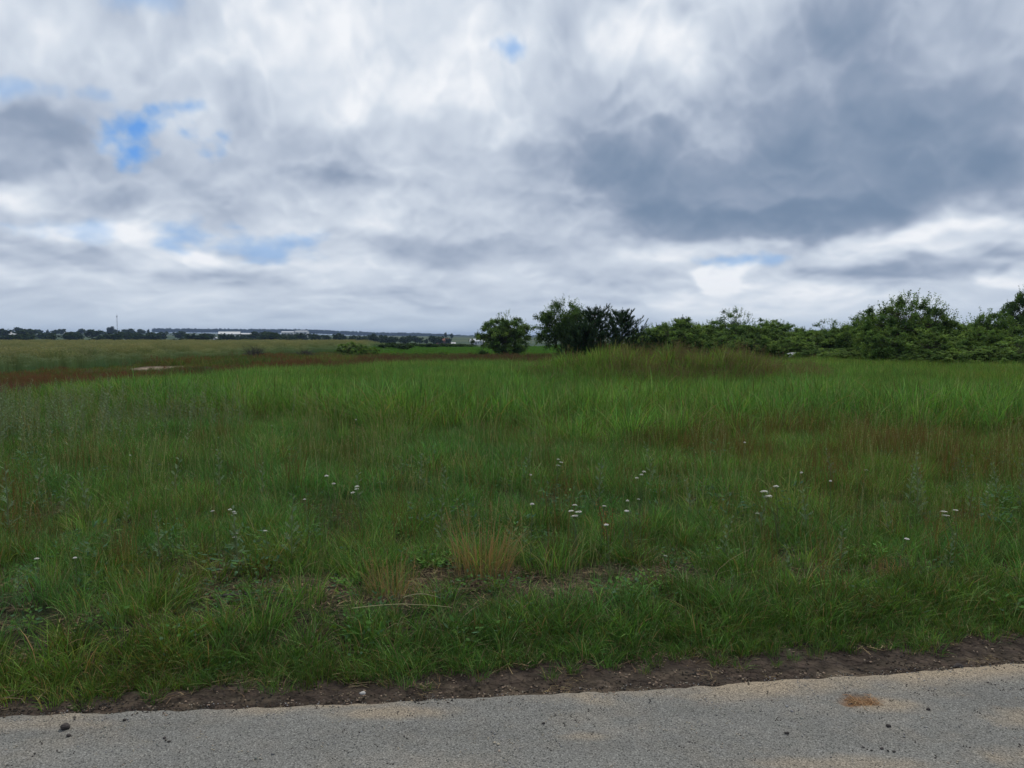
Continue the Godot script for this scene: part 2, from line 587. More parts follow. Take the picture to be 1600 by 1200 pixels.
func pit(x: float, d: float) -> float:
	return 1.0 - smoothstep(0.3, 1.1, sqrt(((x - 1.53) / 0.115) ** 2 + ((d - 3.30 - (x - 1.5) * 0.25) / 0.075) ** 2) + 0.45 * noise_b.get_noise_2d(x * 9.0, d * 9.0))

func road_height(x: float, d: float) -> float:
	var off := road_edge(x) + 0.016 * noise_b.get_noise_2d(x * 5.0, 1.0) - d
	var y := 0.006 * noise_a.get_noise_2d(x * 1.5, d * 1.5) - 0.014 * pit(x, d)
	if off < 0.03: y -= 0.018 * (1.0 - smoothstep(0.0, 0.03, off))
	if off < 0.0: y -= 0.05 * smoothstep(0.0, 0.05, -off)
	return y

func road_color(x: float, d: float) -> Color:
	var n := noise_b.get_noise_2d(x * 2.6, d * 2.6)
	var c := Color(0.292, 0.288, 0.262) * (1.0 + 0.10 * n + 0.14 * noise_b.get_noise_2d(x * 0.7, d * 3.0))
	c = c.lerp(Color(0.52, 0.42, 0.295), dust(x, d) * 0.95)
	c = c.lerp(Color(0.26, 0.135, 0.055), pit(x, d) * 0.9)
	return c

func make_road():
	var xs := spaced(-3.4, 3.6, 0.025, 1.09, -90.0, 90.0)
	var ds := PackedFloat32Array()
	for u in [-3.0, -2.0, -1.0, 0.0, 0.8, 1.6]: ds.append(u)
	# rows follow the edge: the last few metres before it are fine
	var s := Shape.new()
	var rows := PackedFloat32Array([7.5, 6.0, 4.0, 3.0, 2.2, 1.7, 1.4])
	var p := 1.25
	while p > -0.09:
		rows.append(p)
		p -= 0.022
	for off in rows:
		for x in xs:
			var d := road_edge(x) - off
			s.v.append(Vector3(x, road_height(x, d), -d))
			s.c.append(road_color(x, d))
	var w := xs.size()
	s.n.resize(s.v.size())
	for r in rows.size():
		for q in w:
			var a: Vector3 = s.v[r * w + maxi(q - 1, 0)]
			var b: Vector3 = s.v[r * w + mini(q + 1, w - 1)]
			var e: Vector3 = s.v[maxi(r - 1, 0) * w + q]
			var f: Vector3 = s.v[mini(r + 1, rows.size() - 1) * w + q]
			s.n[r * w + q] = (b - a).cross(f - e).normalized()
	for r in rows.size() - 1:
		for q in w - 1:
			var k := r * w + q
			s.i.append_array(PackedInt32Array([k, k + w, k + 1, k + 1, k + w, k + w + 1]))
	var road := part("road", s.mesh(), mat_road, self)
	tag(road, "worn grey asphalt road with drifts of pale sand", "road", "", "structure")
	# loose grit and crumbs of asphalt
	var kinds := []
	for k in 4:
		var t := Shape.new()
		var tone: Color = [Color(0.26, 0.25, 0.23), Color(0.08, 0.075, 0.07), Color(0.36, 0.31, 0.24), Color(0.17, 0.165, 0.155)][k]
		for b in 3:
			t.stone(Vector3(rr(-0.03, 0.03), 0.0015, rr(-0.03, 0.03)), Vector3(rr(0.004, 0.010), rr(0.003, 0.006), rr(0.004, 0.010)), rng, vary(tone, 0.25))
		kinds.append(t.mesh())
	var spots := []
	for k in 2400:
		var x := rr(-4.2, 4.6)
		var off: float = rr(0.0, 1.1) if rng.randf() < 0.8 else absf(rng.randfn(0.0, 0.10)) - 0.06
		var d := road_edge(x) - off
		var y := road_height(x, d) if off > 0.0 else land(x, -d)
		spots.append([Transform3D(Basis(Vector3.UP, rr(0, TAU)).scaled(Vector3.ONE * rr(0.5, 1.3) * (0.8 if rng.randf() < 0.98 else 1.5)), Vector3(x, y, -d)), Color.WHITE])
	# crumbs of soil and sand along the broken edge
	var crumbs := []
	for k in 4:
		var t := Shape.new()
		var tone: Color = [Color(0.075, 0.055, 0.042), Color(0.11, 0.085, 0.062), Color(0.05, 0.04, 0.033), Color(0.24, 0.19, 0.135)][k]
		for b in 4:
			t.stone(Vector3(rr(-0.05, 0.05), 0.003, rr(-0.05, 0.05)), Vector3(rr(0.006, 0.017), rr(0.004, 0.009), rr(0.006, 0.017)), rng, vary(tone, 0.25))
		crumbs.append(t.mesh())
	var heaps := []
	for k in 1500:
		var x := rr(-4.2, 4.6)
		var wide := soil_edge(x) - road_edge(x)
		var d := road_edge(x) + (rr(-0.01, 1.15) * wide if k % 3 else rng.randfn(0.02, 0.03))
		heaps.append([Transform3D(Basis(Vector3.UP, rr(0, TAU)).scaled(Vector3.ONE * rr(0.4, 1.0)), Vector3(x, maxf(land(x, -d), road_height(x, d)), -d)), tint(rr(0.75, 1.2))])
	strew("soil_crumbs", "crumbs of dark soil along the broken asphalt edge", "soil", crumbs, mat_plain, heaps)
	strew("road_grit", "loose grit and crumbs of asphalt on the road", "grit", kinds, mat_plain, spots)

func strew(called: String, label: String, category: String, meshes: Array, mat: Material, spots: Array):
	# uncountable stuff: one object, a multimesh for each variant
	var o := Node3D.new()
	o.name = numbered(called)
	add_child(o)
	tag(o, label, category, "", "stuff")
	for k in meshes.size():
		var mine := []
		for j in range(k, spots.size(), meshes.size()): mine.append(spots[j])
		if mine.is_empty(): continue
		var mm := MultiMesh.new()
		mm.transform_format = MultiMesh.TRANSFORM_3D
		mm.use_colors = true
		mm.mesh = meshes[k]
		mm.instance_count = mine.size()
		for j in mine.size():
			mm.set_instance_transform(j, mine[j][0])
			mm.set_instance_color(j, mine[j][1])
		var mi := MultiMeshInstance3D.new()
		mi.name = "tuft"
		mi.multimesh = mm
		mi.material_override = mat
		mi.set_meta("kind", "stuff")
		o.add_child(mi, true)

# ---- grass: tufts of separate blades, strewn by zone
func pick(cols: Array) -> Color:
	var t := rng.randf()
	for c in cols:
		t -= c[1]
		if t <= 0.0: return c[0]
	return cols[0][0]

func tuft(blades: int, radius: float, lo: float, hi: float, wide: float, bend_lo: float, bend_hi: float, steps: int, cols: Array) -> ArrayMesh:
	var s := Shape.new()
	for k in blades:
		var r := radius * sqrt(rng.randf())
		var a := rr(0, TAU)
		var out := a + rr(-1.2, 1.2)
		s.blade(Vector3(cos(a) * r, -0.02, sin(a) * r), out, rr(0, TAU), rr(lo, hi), wide * rr(0.7, 1.25), rr(bend_lo, bend_hi), steps, vary(pick(cols), 0.4))
	return s.mesh()

func plume(s: Shape, p: Vector3, tall: float, lean: Vector3, head: float, spread: float, bits: int, bit: float, stem: Color, seed_col: Color):
	# a thin culm with an open seed head
	var top := p + Vector3.UP * tall + lean * tall
	var side := Vector3(rr(-1, 1), 0, rr(-1, 1)).normalized() * 0.0014
	var mid := p.lerp(top, 0.5) - lean * tall * 0.18
	s.quad(p - side, mid - side, mid + side, p + side, stem)
	s.quad(mid - side, top - side * 0.6, top + side * 0.6, mid + side, stem)
	for k in bits:
		var t := rng.randf()
		var at := top - (Vector3.UP + lean).normalized() * head * t + Vector3(rr(-1, 1), rr(-0.3, 0.5), rr(-1, 1)) * spread * (0.25 + t)
		var al := Vector3(rr(-1, 1), rr(0.2, 1.4), rr(-1, 1)).normalized()
		s.leaf(at, al, Vector3(rr(-1, 1), rr(-1, 1), rr(-1, 1)).normalized(), bit * rr(1.0, 2.2), bit, vary(seed_col, 0.3))

func plume_tuft(stems: int, radius: float, lo: float, hi: float, head: float, spread: float, bits: int, bit: float, stem: Color, seed_col: Color, leaves: int, cols: Array) -> ArrayMesh:
	var s := Shape.new()
	for k in stems:
		var r := radius * sqrt(rng.randf())
		var a := rr(0, TAU)
		plume(s, Vector3(cos(a) * r, -0.02, sin(a) * r), rr(lo, hi), Vector3(rr(-1, 1), 0, rr(-1, 1)) * 0.16, head * rr(0.7, 1.2), spread, bits, bit, vary(stem, 0.2), vary(seed_col, 0.25))
	for k in leaves:
		var r := radius * sqrt(rng.randf())
		var a := rr(0, TAU)
		s.blade(Vector3(cos(a) * r, -0.02, sin(a) * r), rr(0, TAU), rr(0, TAU), rr(lo, hi) * 0.55, 0.004, rr(0.1, 0.7), 3, vary(pick(cols), 0.22))
	return s.mesh()

func litter_tuft(bits: int, radius: float, long: float, cols: Array) -> ArrayMesh:
	var s := Shape.new()
	for k in bits:
		var a := rr(0, TAU)
		var r := radius * sqrt(rng.randf())
		var p := Vector3(cos(a) * r, rr(0.0, 0.018), sin(a) * r)
		var t := rr(0, TAU)
		var q := p + Vector3(cos(t), rr(-0.08, 0.16), sin(t)) * long * rr(0.4, 1.3)
		var w := Vector3(-sin(t), 0.2, cos(t)) * 0.0016
		s.quad(p - w, q - w, q + w, p + w, vary(pick(cols), 0.3))
	return s.mesh()

func herb_tuft(leaves: int, radius: float, tall: float, long: float, wide: float, cols: Array) -> ArrayMesh:
	var s := Shape.new()
	for k in leaves:
		var a := rr(0, TAU)
		var r := radius * sqrt(rng.randf())
		var p := Vector3(cos(a) * r, rr(0.0, 1.0) * tall, sin(a) * r)
		var al := Vector3(cos(a) + rr(-0.7, 0.7), rr(-0.1, 0.9), sin(a) + rr(-0.7, 0.7)).normalized()
		s.leaf(p, al, (Vector3.UP + Vector3(rr(-0.5, 0.5), 0, rr(-0.5, 0.5))).normalized(), long * rr(0.6, 1.3), wide * rr(0.7, 1.2), vary(pick(cols), 0.25))
	return s.mesh()

const GREEN := Color(0.094, 0.196, 0.048)
const FRESH := Color(0.150, 0.305, 0.068)
const OLIVE := Color(0.150, 0.165, 0.056)
const BLUISH := Color(0.080, 0.155, 0.078)
const STRAW := Color(0.300, 0.235, 0.125)
const RUST := Color(0.165, 0.110, 0.062)
const PALE := Color(0.260, 0.360, 0.135)
const DEAD := Color(0.105, 0.075, 0.045)

func half_width(d: float) -> float:
	return 0.70 * d + 1.8

func tall_from(x: float) -> float:
	return 11.9 + 1.3 * noise_a.get_noise_2d(x * 0.35, 40.0) + maxf(0.0, -2.0 - x) * 0.62

func tall_to(x: float) -> float:
	return 37.0 + minf(0.0, x + 6.0) * 2.75 + 2.0 * noise_a.get_noise_2d(x * 0.2, 60.0)

func scan(d0: float, d1: float, gap: float, chance: Callable) -> Array:
	# jittered grid over the part of the field that can be seen; chance gives [share, size, tint] or null
	var spots := []
	var d := d0
	while d < d1:
		var w := half_width(d)
		var x := -w
		while x < w:
			var px := x + rr(-0.5, 0.5) * gap
			var pd := d + rr(-0.5, 0.5) * gap
			var c = chance.call(px, pd)
			if c != null and rng.randf() < c[0]:
				var tilt := Basis(Vector3(1, 0, 0), rr(-0.12, 0.12)) * Basis(Vector3(0, 0, 1), rr(-0.12, 0.12))
				var k: float = c[1] * rr(0.8, 1.2)
				spots.append([Transform3D(tilt * Basis(Vector3.UP, rr(0, TAU)).scaled(Vector3(rr(0.85, 1.15), rr(0.85, 1.15), rr(0.85, 1.15)) * k), Vector3(px, land(px, -pd), -pd)), c[2]])
			x += gap
		d += gap
	# shuffle, so that every variant is spread evenly
	for k in range(spots.size() - 1, 0, -1):
		var j := rng.randi_range(0, k)
		var t = spots[k]
		spots[k] = spots[j]
		spots[j] = t
	return spots

func tint(k: float, warm := 0.0) -> Color:
	return Color(k * (1.0 + warm), k * (1.0 + warm * 0.15), k * (1.0 - warm * 0.4))

func make_grass():
	var ms: Array
	# short lush grass of the verge, arching over the soil
	ms = []
	for k in 6: ms.append(tuft(46, 0.07, 0.07, 0.19, 0.0042, 0.2, 1.0, 4, [[GREEN, 0.45], [FRESH, 0.25], [OLIVE, 0.14], [PALE, 0.10], [STRAW, 0.06]]))
	strew("verge_grass", "short lush green grass along the soil edge of the road", "grass", ms, mat_grass, scan(3.0, 6.4, 0.055, func(x, d):
		var q: float = d - soil_edge(x)
		if q < -0.16 or d - road_edge(x) < 0.02: return null
		if q < -0.03: return [0.05, 0.5, tint(0.8)]
		var n := noise_a.get_noise_2d(x * 1.1, d * 1.1)
		var band := 1.0 - smoothstep(0.25, 0.8, q + n * 0.45 - 0.12 * x * 0.5)
		var share := maxf(band, 0.10 + 0.5 * n) * (1.0 - 0.85 * bare(x, d)) * (0.35 if q < 0.06 else 1.0)
		return [share * 0.95, 0.62 + 0.5 * smoothstep(0.0, 0.5, q) + 0.2 * n, tint((0.76 + 0.28 * n) * rr(0.75, 1.25) + 0.25 * noise_a.get_noise_2d(x * 3.0, d * 3.0), 0.12 * noise_a.get_noise_2d(x * 0.6 + 9.0, d * 0.6) + (0.22 if x < -1.5 else 0.0))]))
	# dry litter on the open soil
	ms = []
	for k in 4: ms.append(litter_tuft(34, 0.11, 0.07, [[STRAW, 0.35], [DEAD, 0.45], [RUST, 0.2]]))
	strew("dry_litter", "dead stalks and dry litter lying on the open soil", "litter", ms, mat_plain, scan(3.0, 9.0, 0.085, func(x, d):
		var q: float = d - soil_edge(x)
		if d - road_edge(x) < 0.03: return null
		return [0.05 if q < 0.0 else 0.30 + 0.6 * bare(x, d), 0.55 if q < 0.0 else 1.0, tint(rr(0.5, 0.95))]))
	# low broad-leaved herbs between the grass
	ms = []
	for k in 5: ms.append(herb_tuft(34, 0.07, 0.07, 0.032, 0.014, [[GREEN, 0.5], [BLUISH, 0.3], [Color(0.12, 0.19, 0.04), 0.2]]))
	strew("low_herbs", "low leafy herbs growing between the grass", "herbs", ms, mat_leaf, scan(3.6, 8.5, 0.10, func(x, d):
		if d < soil_edge(x) + 0.25: return null
		var n := noise_a.get_noise_2d(x * 1.6 + 50.0, d * 1.6)
		return [clampf(0.12 + 0.75 * n, 0.0, 0.75) * (1.0 - 0.5 * bare(x, d)) * (1.0 - smoothstep(5.5, 8.5, d) * 0.6), rr(0.6, 1.5), tint(0.9 + 0.3 * n)]))
	# thin mixed grass of the rough strip
	ms = []
	for k in 7: ms.append(tuft(36, 0.075, 0.11, 0.32, 0.0038, 0.12, 0.95, 4, [[GREEN, 0.46], [OLIVE, 0.18], [FRESH, 0.18], [PALE, 0.10], [STRAW, 0.04], [RUST, 0.04]]))
	strew("rough_grass", "thin mixed green and brown grass of the rough strip", "grass", ms, mat_grass, scan(4.0, 17.0, 0.082, func(x, d):
		var q: float = d - soil_edge(x)
		if q < 0.35 or d > tall_from(x) + 1.5: return null
		var n := noise_a.get_noise_2d(x * 0.75, d * 0.75)
		var m := noise_a.get_noise_2d(x * 0.42 + 20.0, d * 0.42)
		var share := (0.30 + 0.62 * smoothstep(0.5, 2.4, q)) * (1.0 - 0.85 * bare(x, d)) * clampf(0.85 + 0.8 * n + 0.7 * noise_a.get_noise_2d(x * 2.6 + 11.0, d * 2.6), 0.12, 1.0)
		return [share, 0.62 + 0.42 * smoothstep(4.6, 9.5, d) + 0.42 * n, tint((1.0 + 0.36 * n + 0.25 * noise_a.get_noise_2d(x * 2.3, d * 2.3)) * rr(0.72, 1.28), 0.24 * m - 0.12 + 0.20 * smoothstep(0.5, 3.0, x) * smoothstep(5.5, 8.0, d))]))
	# rust-brown seed heads standing over it
	ms = []
	for k in 6: ms.append(plume_tuft(12, 0.11, 0.26, 0.46, 0.12, 0.018, 17, 0.0042, Color(0.15, 0.11, 0.05), RUST, 8, [[OLIVE, 0.6], [STRAW, 0.4]]))
	strew("seeding_grass", "thin grass with rust brown seed heads", "grass", ms, mat_grass, scan(4.6, 17.5, 0.14, func(x, d):
		if d > tall_from(x) + 2.0: return null
		var m := noise_a.get_noise_2d(x * 0.36 + 20.0, d * 0.5)
		var r := smoothstep(0.0, 0.5, m + 0.30 * smoothstep(0.5, 4.0, x) * smoothstep(6.0, 8.0, d) - 0.12)
		return [0.03 + 0.62 * r * smoothstep(4.6, 6.5, d) * (0.35 + 0.65 * smoothstep(-0.5, 3.0, x)), rr(0.7, 1.15), tint(rr(0.75, 1.15), 0.1)]))
	# tussocks of lusher grass, and bent or trampled stems
	ms = []
	for k in 4: ms.append(tuft(150, 0.16, 0.12, 0.31, 0.0042, 0.15, 0.75, 4, [[GREEN, 0.4], [FRESH, 0.34], [PALE, 0.16], [STRAW, 0.1]]))
	strew("tussock_grass", "lusher tussocks of green grass in the rough strip", "grass", ms, mat_grass, scan(4.2, 17.0, 0.34, func(x, d):
		if d < soil_edge(x) + 0.45 or d > tall_from(x) + 1.0: return null
		var n := noise_a.get_noise_2d(x * 0.9 + 33.0, d * 0.9)
		return [clampf(0.22 + 0.9 * n, 0.0, 0.8) * (1.0 - 0.8 * bare(x, d)), rr(0.6, 1.15), tint(rr(0.75, 1.2), rr(-0.05, 0.15))]))
	ms = []
	for k in 4: ms.append(tuft(12, 0.14, 0.2, 0.42, 0.0036, 0.6, 1.3, 5, [[PALE, 0.35], [STRAW, 0.4], [OLIVE, 0.25]]))
	strew("bent_stems", "pale bent and flattened grass stems", "grass", ms, mat_grass, scan(4.2, 22.0, 0.4, func(x, d):
		if d < soil_edge(x) + 0.4: return null
		return [0.26, rr(0.5, 1.0) + 0.25 * smoothstep(9.0, 14.0, d), tint(rr(0.6, 1.1), rr(-0.1, 0.1))]))
	# leafy weeds
	ms = []
	for k in 5: ms.append(herb_tuft(60, 0.10, 0.26, 0.055, 0.017, [[BLUISH, 0.45], [Color(0.10, 0.165, 0.07), 0.35], [GREEN, 0.2]]))
	strew("leafy_weeds", "grey green leafy weeds standing in the rough grass", "weeds", ms, mat_leaf, scan(4.4, 16.0, 0.3, func(x, d):
		if d < soil_edge(x) + 0.6 or d > tall_from(x) + 1.0: return null
		var n := noise_a.get_noise_2d(x * 0.7 + 90.0, d * 0.7)
		return [clampf(0.02 + 1.0 * n, 0.0, 0.6), rr(0.6, 1.25), tint(rr(0.8, 1.15))]))
	# pale culms with small heads, single stems that catch the light
	ms = []
	for k in 5: ms.append(plume_tuft(7, 0.16, 0.26, 0.52, 0.06, 0.005, 9, 0.0044, Color(0.25, 0.275, 0.13), Color(0.36, 0.31, 0.18), 0, [[OLIVE, 1.0]]))
	strew("pale_culms", "pale thin grass culms rising over the rough grass", "grass", ms, mat_grass, scan(4.3, 17.0, 0.22, func(x, d):
		if d < soil_edge(x) + 0.5 or d > tall_from(x) + 2.0: return null
		var n := noise_a.get_noise_2d(x * 0.8 + 70.0, d * 0.8)
		return [clampf(0.34 + 0.8 * n, 0.04, 0.9), 0.5 + 0.5 * smoothstep(4.3, 8.0, d) + rr(-0.1, 0.2), tint(rr(0.7, 1.15), rr(-0.1, 0.15))]))
	# tall bright reed grass across the middle of the field
	ms = []
	for k in 6: ms.append(tuft(56, 0.15, 0.26, 0.62, 0.0085, 0.05, 0.6, 4, [[FRESH, 0.46], [GREEN, 0.26], [PALE, 0.19], [OLIVE, 0.06], [STRAW, 0.03]]))
	var bent := []
	for k in 3: bent.append(tuft(44, 0.15, 0.36, 0.72, 0.0085, 0.3, 1.1, 5, [[FRESH, 0.55], [GREEN, 0.25], [OLIVE, 0.12], [STRAW, 0.08]]))
	ms += bent
	strew("tall_grass", "tall bright green grass standing across the field", "grass", ms, mat_grass, scan(9.5, 46.0, 0.19, func(x, d):
		var a := tall_from(x)
		if d < a - 1.6 or d > tall_to(x) + (0.0 if x < 9.0 else 6.0): return null
		var n := noise_a.get_noise_2d(x * 0.3, d * 0.3)
		var edge := smoothstep(-1.6, 1.4, d - a + 1.2 * n)
		var hill := mound(x, d)
		var share := edge * (1.0 - 0.62 * smoothstep(0.10, 0.35, hill) * smoothstep(2.5, 4.5, x + 1.5 * n)) * (1.0 if x < 9.5 else 0.85)
		return [share, 0.62 + 0.32 * edge + 0.18 * n + 0.34 * edge * (1.0 - smoothstep(14.5, 20.0, d)) + rr(-0.2, 0.4) * smoothstep(0.2, 0.6, hill), tint((0.98 + 0.28 * n - 0.10 * smoothstep(8.0, 14.0, x)) * rr(0.72, 1.28) * (1.0 - 0.10 * smoothstep(0.15, 0.5, hill)), 0.20 * smoothstep(0.15, 0.5, hill) + 0.18 * noise_a.get_noise_2d(x * 0.2 + 7.0, d * 0.2) + 0.14 * smoothstep(8.0, 16.0, x))]))
	# dead stalks and sparse grass on the earth mound
	ms = []
	for k in 4: ms.append(plume_tuft(11, 0.16, 0.28, 0.62, 0.14, 0.03, 12, 0.009, Color(0.17, 0.13, 0.08), Color(0.17, 0.125, 0.08), 26, [[OLIVE, 0.5], [DEAD, 0.25], [STRAW, 0.25]]))
	strew("mound_stalks", "dead brown stalks and thin grass on the earth mound", "stalks", ms, mat_grass, scan(18.0, 30.0, 0.15, func(x, d):
		var hill := mound(x, d)
		if hill < 0.12: return null
		var front := smoothstep(0.0, 1.5, 24.5 - d) * smoothstep(1.0, 4.0, x)
		return [0.14 + 0.55 * front, rr(0.75, 1.2), tint(rr(0.85, 1.4), 0.0)]))
	# brown sorrel on the fallow strip behind
	ms = []
	for k in 4: ms.append(plume_tuft(26, 0.34, 0.30, 0.60, 0.26, 0.03, 22, 0.014, Color(0.11, 0.080, 0.045), Color(0.185, 0.088, 0.054), 18, [[OLIVE, 0.55], [DEAD, 0.45]]))
	strew("sorrel", "red brown sorrel covering the fallow strip", "sorrel", ms, mat_grass, scan(18.0, 86.0, 0.42, func(x, d):
		var b := tall_to(x)
		if d < b - 1.0 or x < -21.5: return null
		if d > 33.0 and d < 47.0 and ((x + 17.9) / 1.1) ** 2 + ((d - 39.5) / 3.6) ** 2 < 0.9: return null
		var n := noise_a.get_noise_2d(x * 0.12, d * 0.12)
		var red := 1.0 - smoothstep(14.0, 26.0, d - b)
		if x > 6.0: red *= 1.0 - smoothstep(6.0, 12.0, x)
		return [clampf(-0.15 + (0.95 if x < -11.0 else 0.7) * red + 1.1 * n, 0.0, 1.0), rr(0.6, 0.95) * (0.62 if x < -12.0 and d < 42.0 else 1.0) * (1.0 - 0.4 * smoothstep(48.0, 70.0, d)), tint(0.95 + 0.3 * n, -0.22 * smoothstep(-12.0, -6.0, x))]))
	# olive grass of the back field
	ms = []
	for k in 5: ms.append(tuft(70, 0.42, 0.18, 0.48, 0.013, 0.1, 0.6, 3, [[OLIVE, 0.45], [GREEN, 0.33], [STRAW, 0.07], [RUST, 0.15]]))
	strew("back_grass", "olive grass on the far side of the field", "grass", ms, mat_grass, scan(24.0, 92.0, 0.46, func(x, d):
		if x < -20.5 or d < tall_to(x) - 1.0: return null
		if d > 33.0 and d < 47.0 and ((x + 17.9) / 1.1) ** 2 + ((d - 39.5) / 3.6) ** 2 < 0.9: return null
		var n := noise_a.get_noise_2d(x * 0.1 + 3.0, d * 0.1)
		var red := (1.0 - smoothstep(13.0, 24.0, d - tall_to(x))) * (1.0 - smoothstep(5.0, 12.0, x))
		return [clampf(0.95 - (0.75 if x < -11.0 else 0.45) * red - 0.4 * n, 0.0, 1.0), rr(0.7, 1.2) * (0.5 if x < -12.0 and d < 42.0 else 1.0) * (1.0 - 0.45 * smoothstep(48.0, 70.0, d) * (1.0 - smoothstep(3.0, 10.0, x))), tint(0.9 + 0.35 * n, 0.25 * n)]))
	# the ripening grain: stems, nodding ears
	ms = []
	for k in 5: ms.append(grain_patch())
	strew("grain_crop", "ripening olive grain standing in the long field", "grain", ms, mat_grass, scan(22.0, 126.0, 0.48, func(x, d):
		var edge := -20.6 + 0.5 * noise_a.get_noise_2d(d * 0.15, 5.0)
		if x > edge or x < -62.0 - 0.25 * d: return null
		var n := noise_a.get_noise_2d(x * 0.16, d * 0.16)
		var rim := smoothstep(0.0, 1.6, edge - x)
		return [0.97, (0.55 + 0.45 * rim + 0.06 * n) * 0.84, tint(0.95 + 0.2 * n + (0.0 if rim > 0.8 else 0.2), -0.2 * (1.0 - rim) + 0.15 * n)]))
	# young bright crop on the brow of the hill
	ms = []
	for k in 3: ms.append(tuft(80, 0.6, 0.15, 0.34, 0.03, 0.2, 0.8, 2, [[Color(0.10, 0.22, 0.035), 0.7], [GREEN, 0.3]]))
	strew("young_crop", "bright green young crop on the brow of the hill", "crop", ms, mat_grass, scan(90.0, 168.0, 1.05, func(x, d):
		if x < -21.0 - 0.05 * (d - 90.0) or x > 34.0: return null
		return [0.9, rr(0.8, 1.2), tint(rr(0.85, 1.1))]))
	# grey-green mugwort thicket
	ms = []
	for k in 5: ms.append(mugwort_shape(rr(0.42, 0.66), true)[2])
	strew("mugwort_thicket", "grey green mugwort thicket in the rough grass", "mugwort", ms, mat_leaf, scan(6.5, 19.0, 0.24, func(x, d):
		var a := 1.0 - smoothstep(0.6, 1.15, sqrt(((x + 7.4) / 3.6) ** 2 + ((d - 12.8) / 4.2) ** 2) + 0.5 * noise_a.get_noise_2d(x * 0.5, d * 0.5))
		var b := 0.5 * (1.0 - smoothstep(0.5, 1.1, sqrt(((x - 4.3) / 0.9) ** 2 + ((d - 6.4) / 0.8) ** 2)))
		return [maxf(a * 0.8, b), rr(0.7, 1.15), tint(rr(0.8, 1.15), 0.05)]))

func grain_patch() -> ArrayMesh:
	var s := Shape.new()
	for k in 46:
		var p := Vector3(rr(-0.38, 0.38), -0.02, rr(-0.38, 0.38))
		var tall := rr(0.86, 1.08)
		var lean := Vector3(rr(-1, 1), 0, rr(-1, 1)) * 0.07
		var top := p + Vector3.UP * tall + lean
		var col := vary(Color(0.190, 0.230, 0.110), 0.22)
		var side := Vector3(rr(-1, 1), 0, rr(-1, 1)).normalized() * 0.0045
		s.quad(p - side, top - side * 0.7, top + side * 0.7, p + side, col)
		# nodding ear with its beard
		var nod := (Vector3.UP * 0.5 + Vector3(rr(-1, 1), 0, rr(-1, 1)).normalized()).normalized()
		s.leaf(top, nod, side.normalized(), rr(0.10, 0.15), 0.022, vary(Color(0.310, 0.310, 0.180), 0.2))
		s.leaf(top, (nod + Vector3(0, -0.2, 0)).normalized(), Vector3.UP, rr(0.12, 0.18), 0.016, vary(Color(0.31, 0.31, 0.18), 0.2))
	for k in 34:
		s.blade(Vector3(rr(-0.4, 0.4), 0.0, rr(-0.4, 0.4)), rr(0, TAU), rr(0, TAU), rr(0.35, 0.8), 0.013, rr(0.15, 0.7), 3, vary(Color(0.135, 0.205, 0.085), 0.22))
	return s.mesh()

func mugwort_shape(tall: float, joined := false) -> Array:
	# upright stem, narrow cut leaves that rise from it, smaller to the top
	var stem := Shape.new()
	var leaves := Shape.new()
	var lean := Vector3(rr(-0.08, 0.08), 0, rr(-0.08, 0.08))
	var stem_col := Color(0.20, 0.24, 0.13)
	var spine := [Vector3(0, -0.03, 0), Vector3(0, tall * 0.5, 0) + lean * 0.3, Vector3(0, tall, 0) + lean]
	stem.tube(spine, [0.0045, 0.0036, 0.0015], 4, stem_col)
	if joined: leaves.tube(spine, [0.0045, 0.0036, 0.0015], 3, stem_col)
	var nodes := int(tall * 62.0)
	for k in nodes:
		var t := pow((k + 0.5) / nodes, 0.9)
		var at := Vector3(0, tall * t, 0) + lean * t * t
		var a := k * 2.4 + rr(-0.4, 0.4)
		var out := Vector3(cos(a), rr(0.6, 1.3), sin(a)).normalized()
		var long := lerpf(0.105, 0.034, t) * rr(0.7, 1.2)
		var col := vary(Color(0.150, 0.225, 0.115).lerp(Color(0.235, 0.305, 0.190), t), 0.2)
		var flat := (Vector3.UP - out * out.y).normalized()
		var side := out.cross(flat)
		leaves.leaf(at, out, flat, long, long * 0.13, col)
		for j in 3:
			for sgn in [-1.0, 1.0]:
				leaves.leaf(at + out * long * (0.3 + 0.2 * j), (out + side * sgn * 0.8).normalized(), flat, long * (0.42 - 0.09 * j), long * 0.08, col)
	return [stem.mesh(), leaves.mesh() if not joined else null, leaves.mesh()]

# ---- trees and bushes
func limb(s: Shape, a: Vector3, b: Vector3, ra: float, rb: float, sag: float, col: Color):
	var mid := a.lerp(b, 0.5) + Vector3(rr(-1, 1), rr(-0.5, 0.5), rr(-1, 1)) * a.distance_to(b) * 0.09 + Vector3.UP * sag
	s.tube([a, mid, b], [ra, lerpf(ra, rb, 0.55), rb], 5, col)

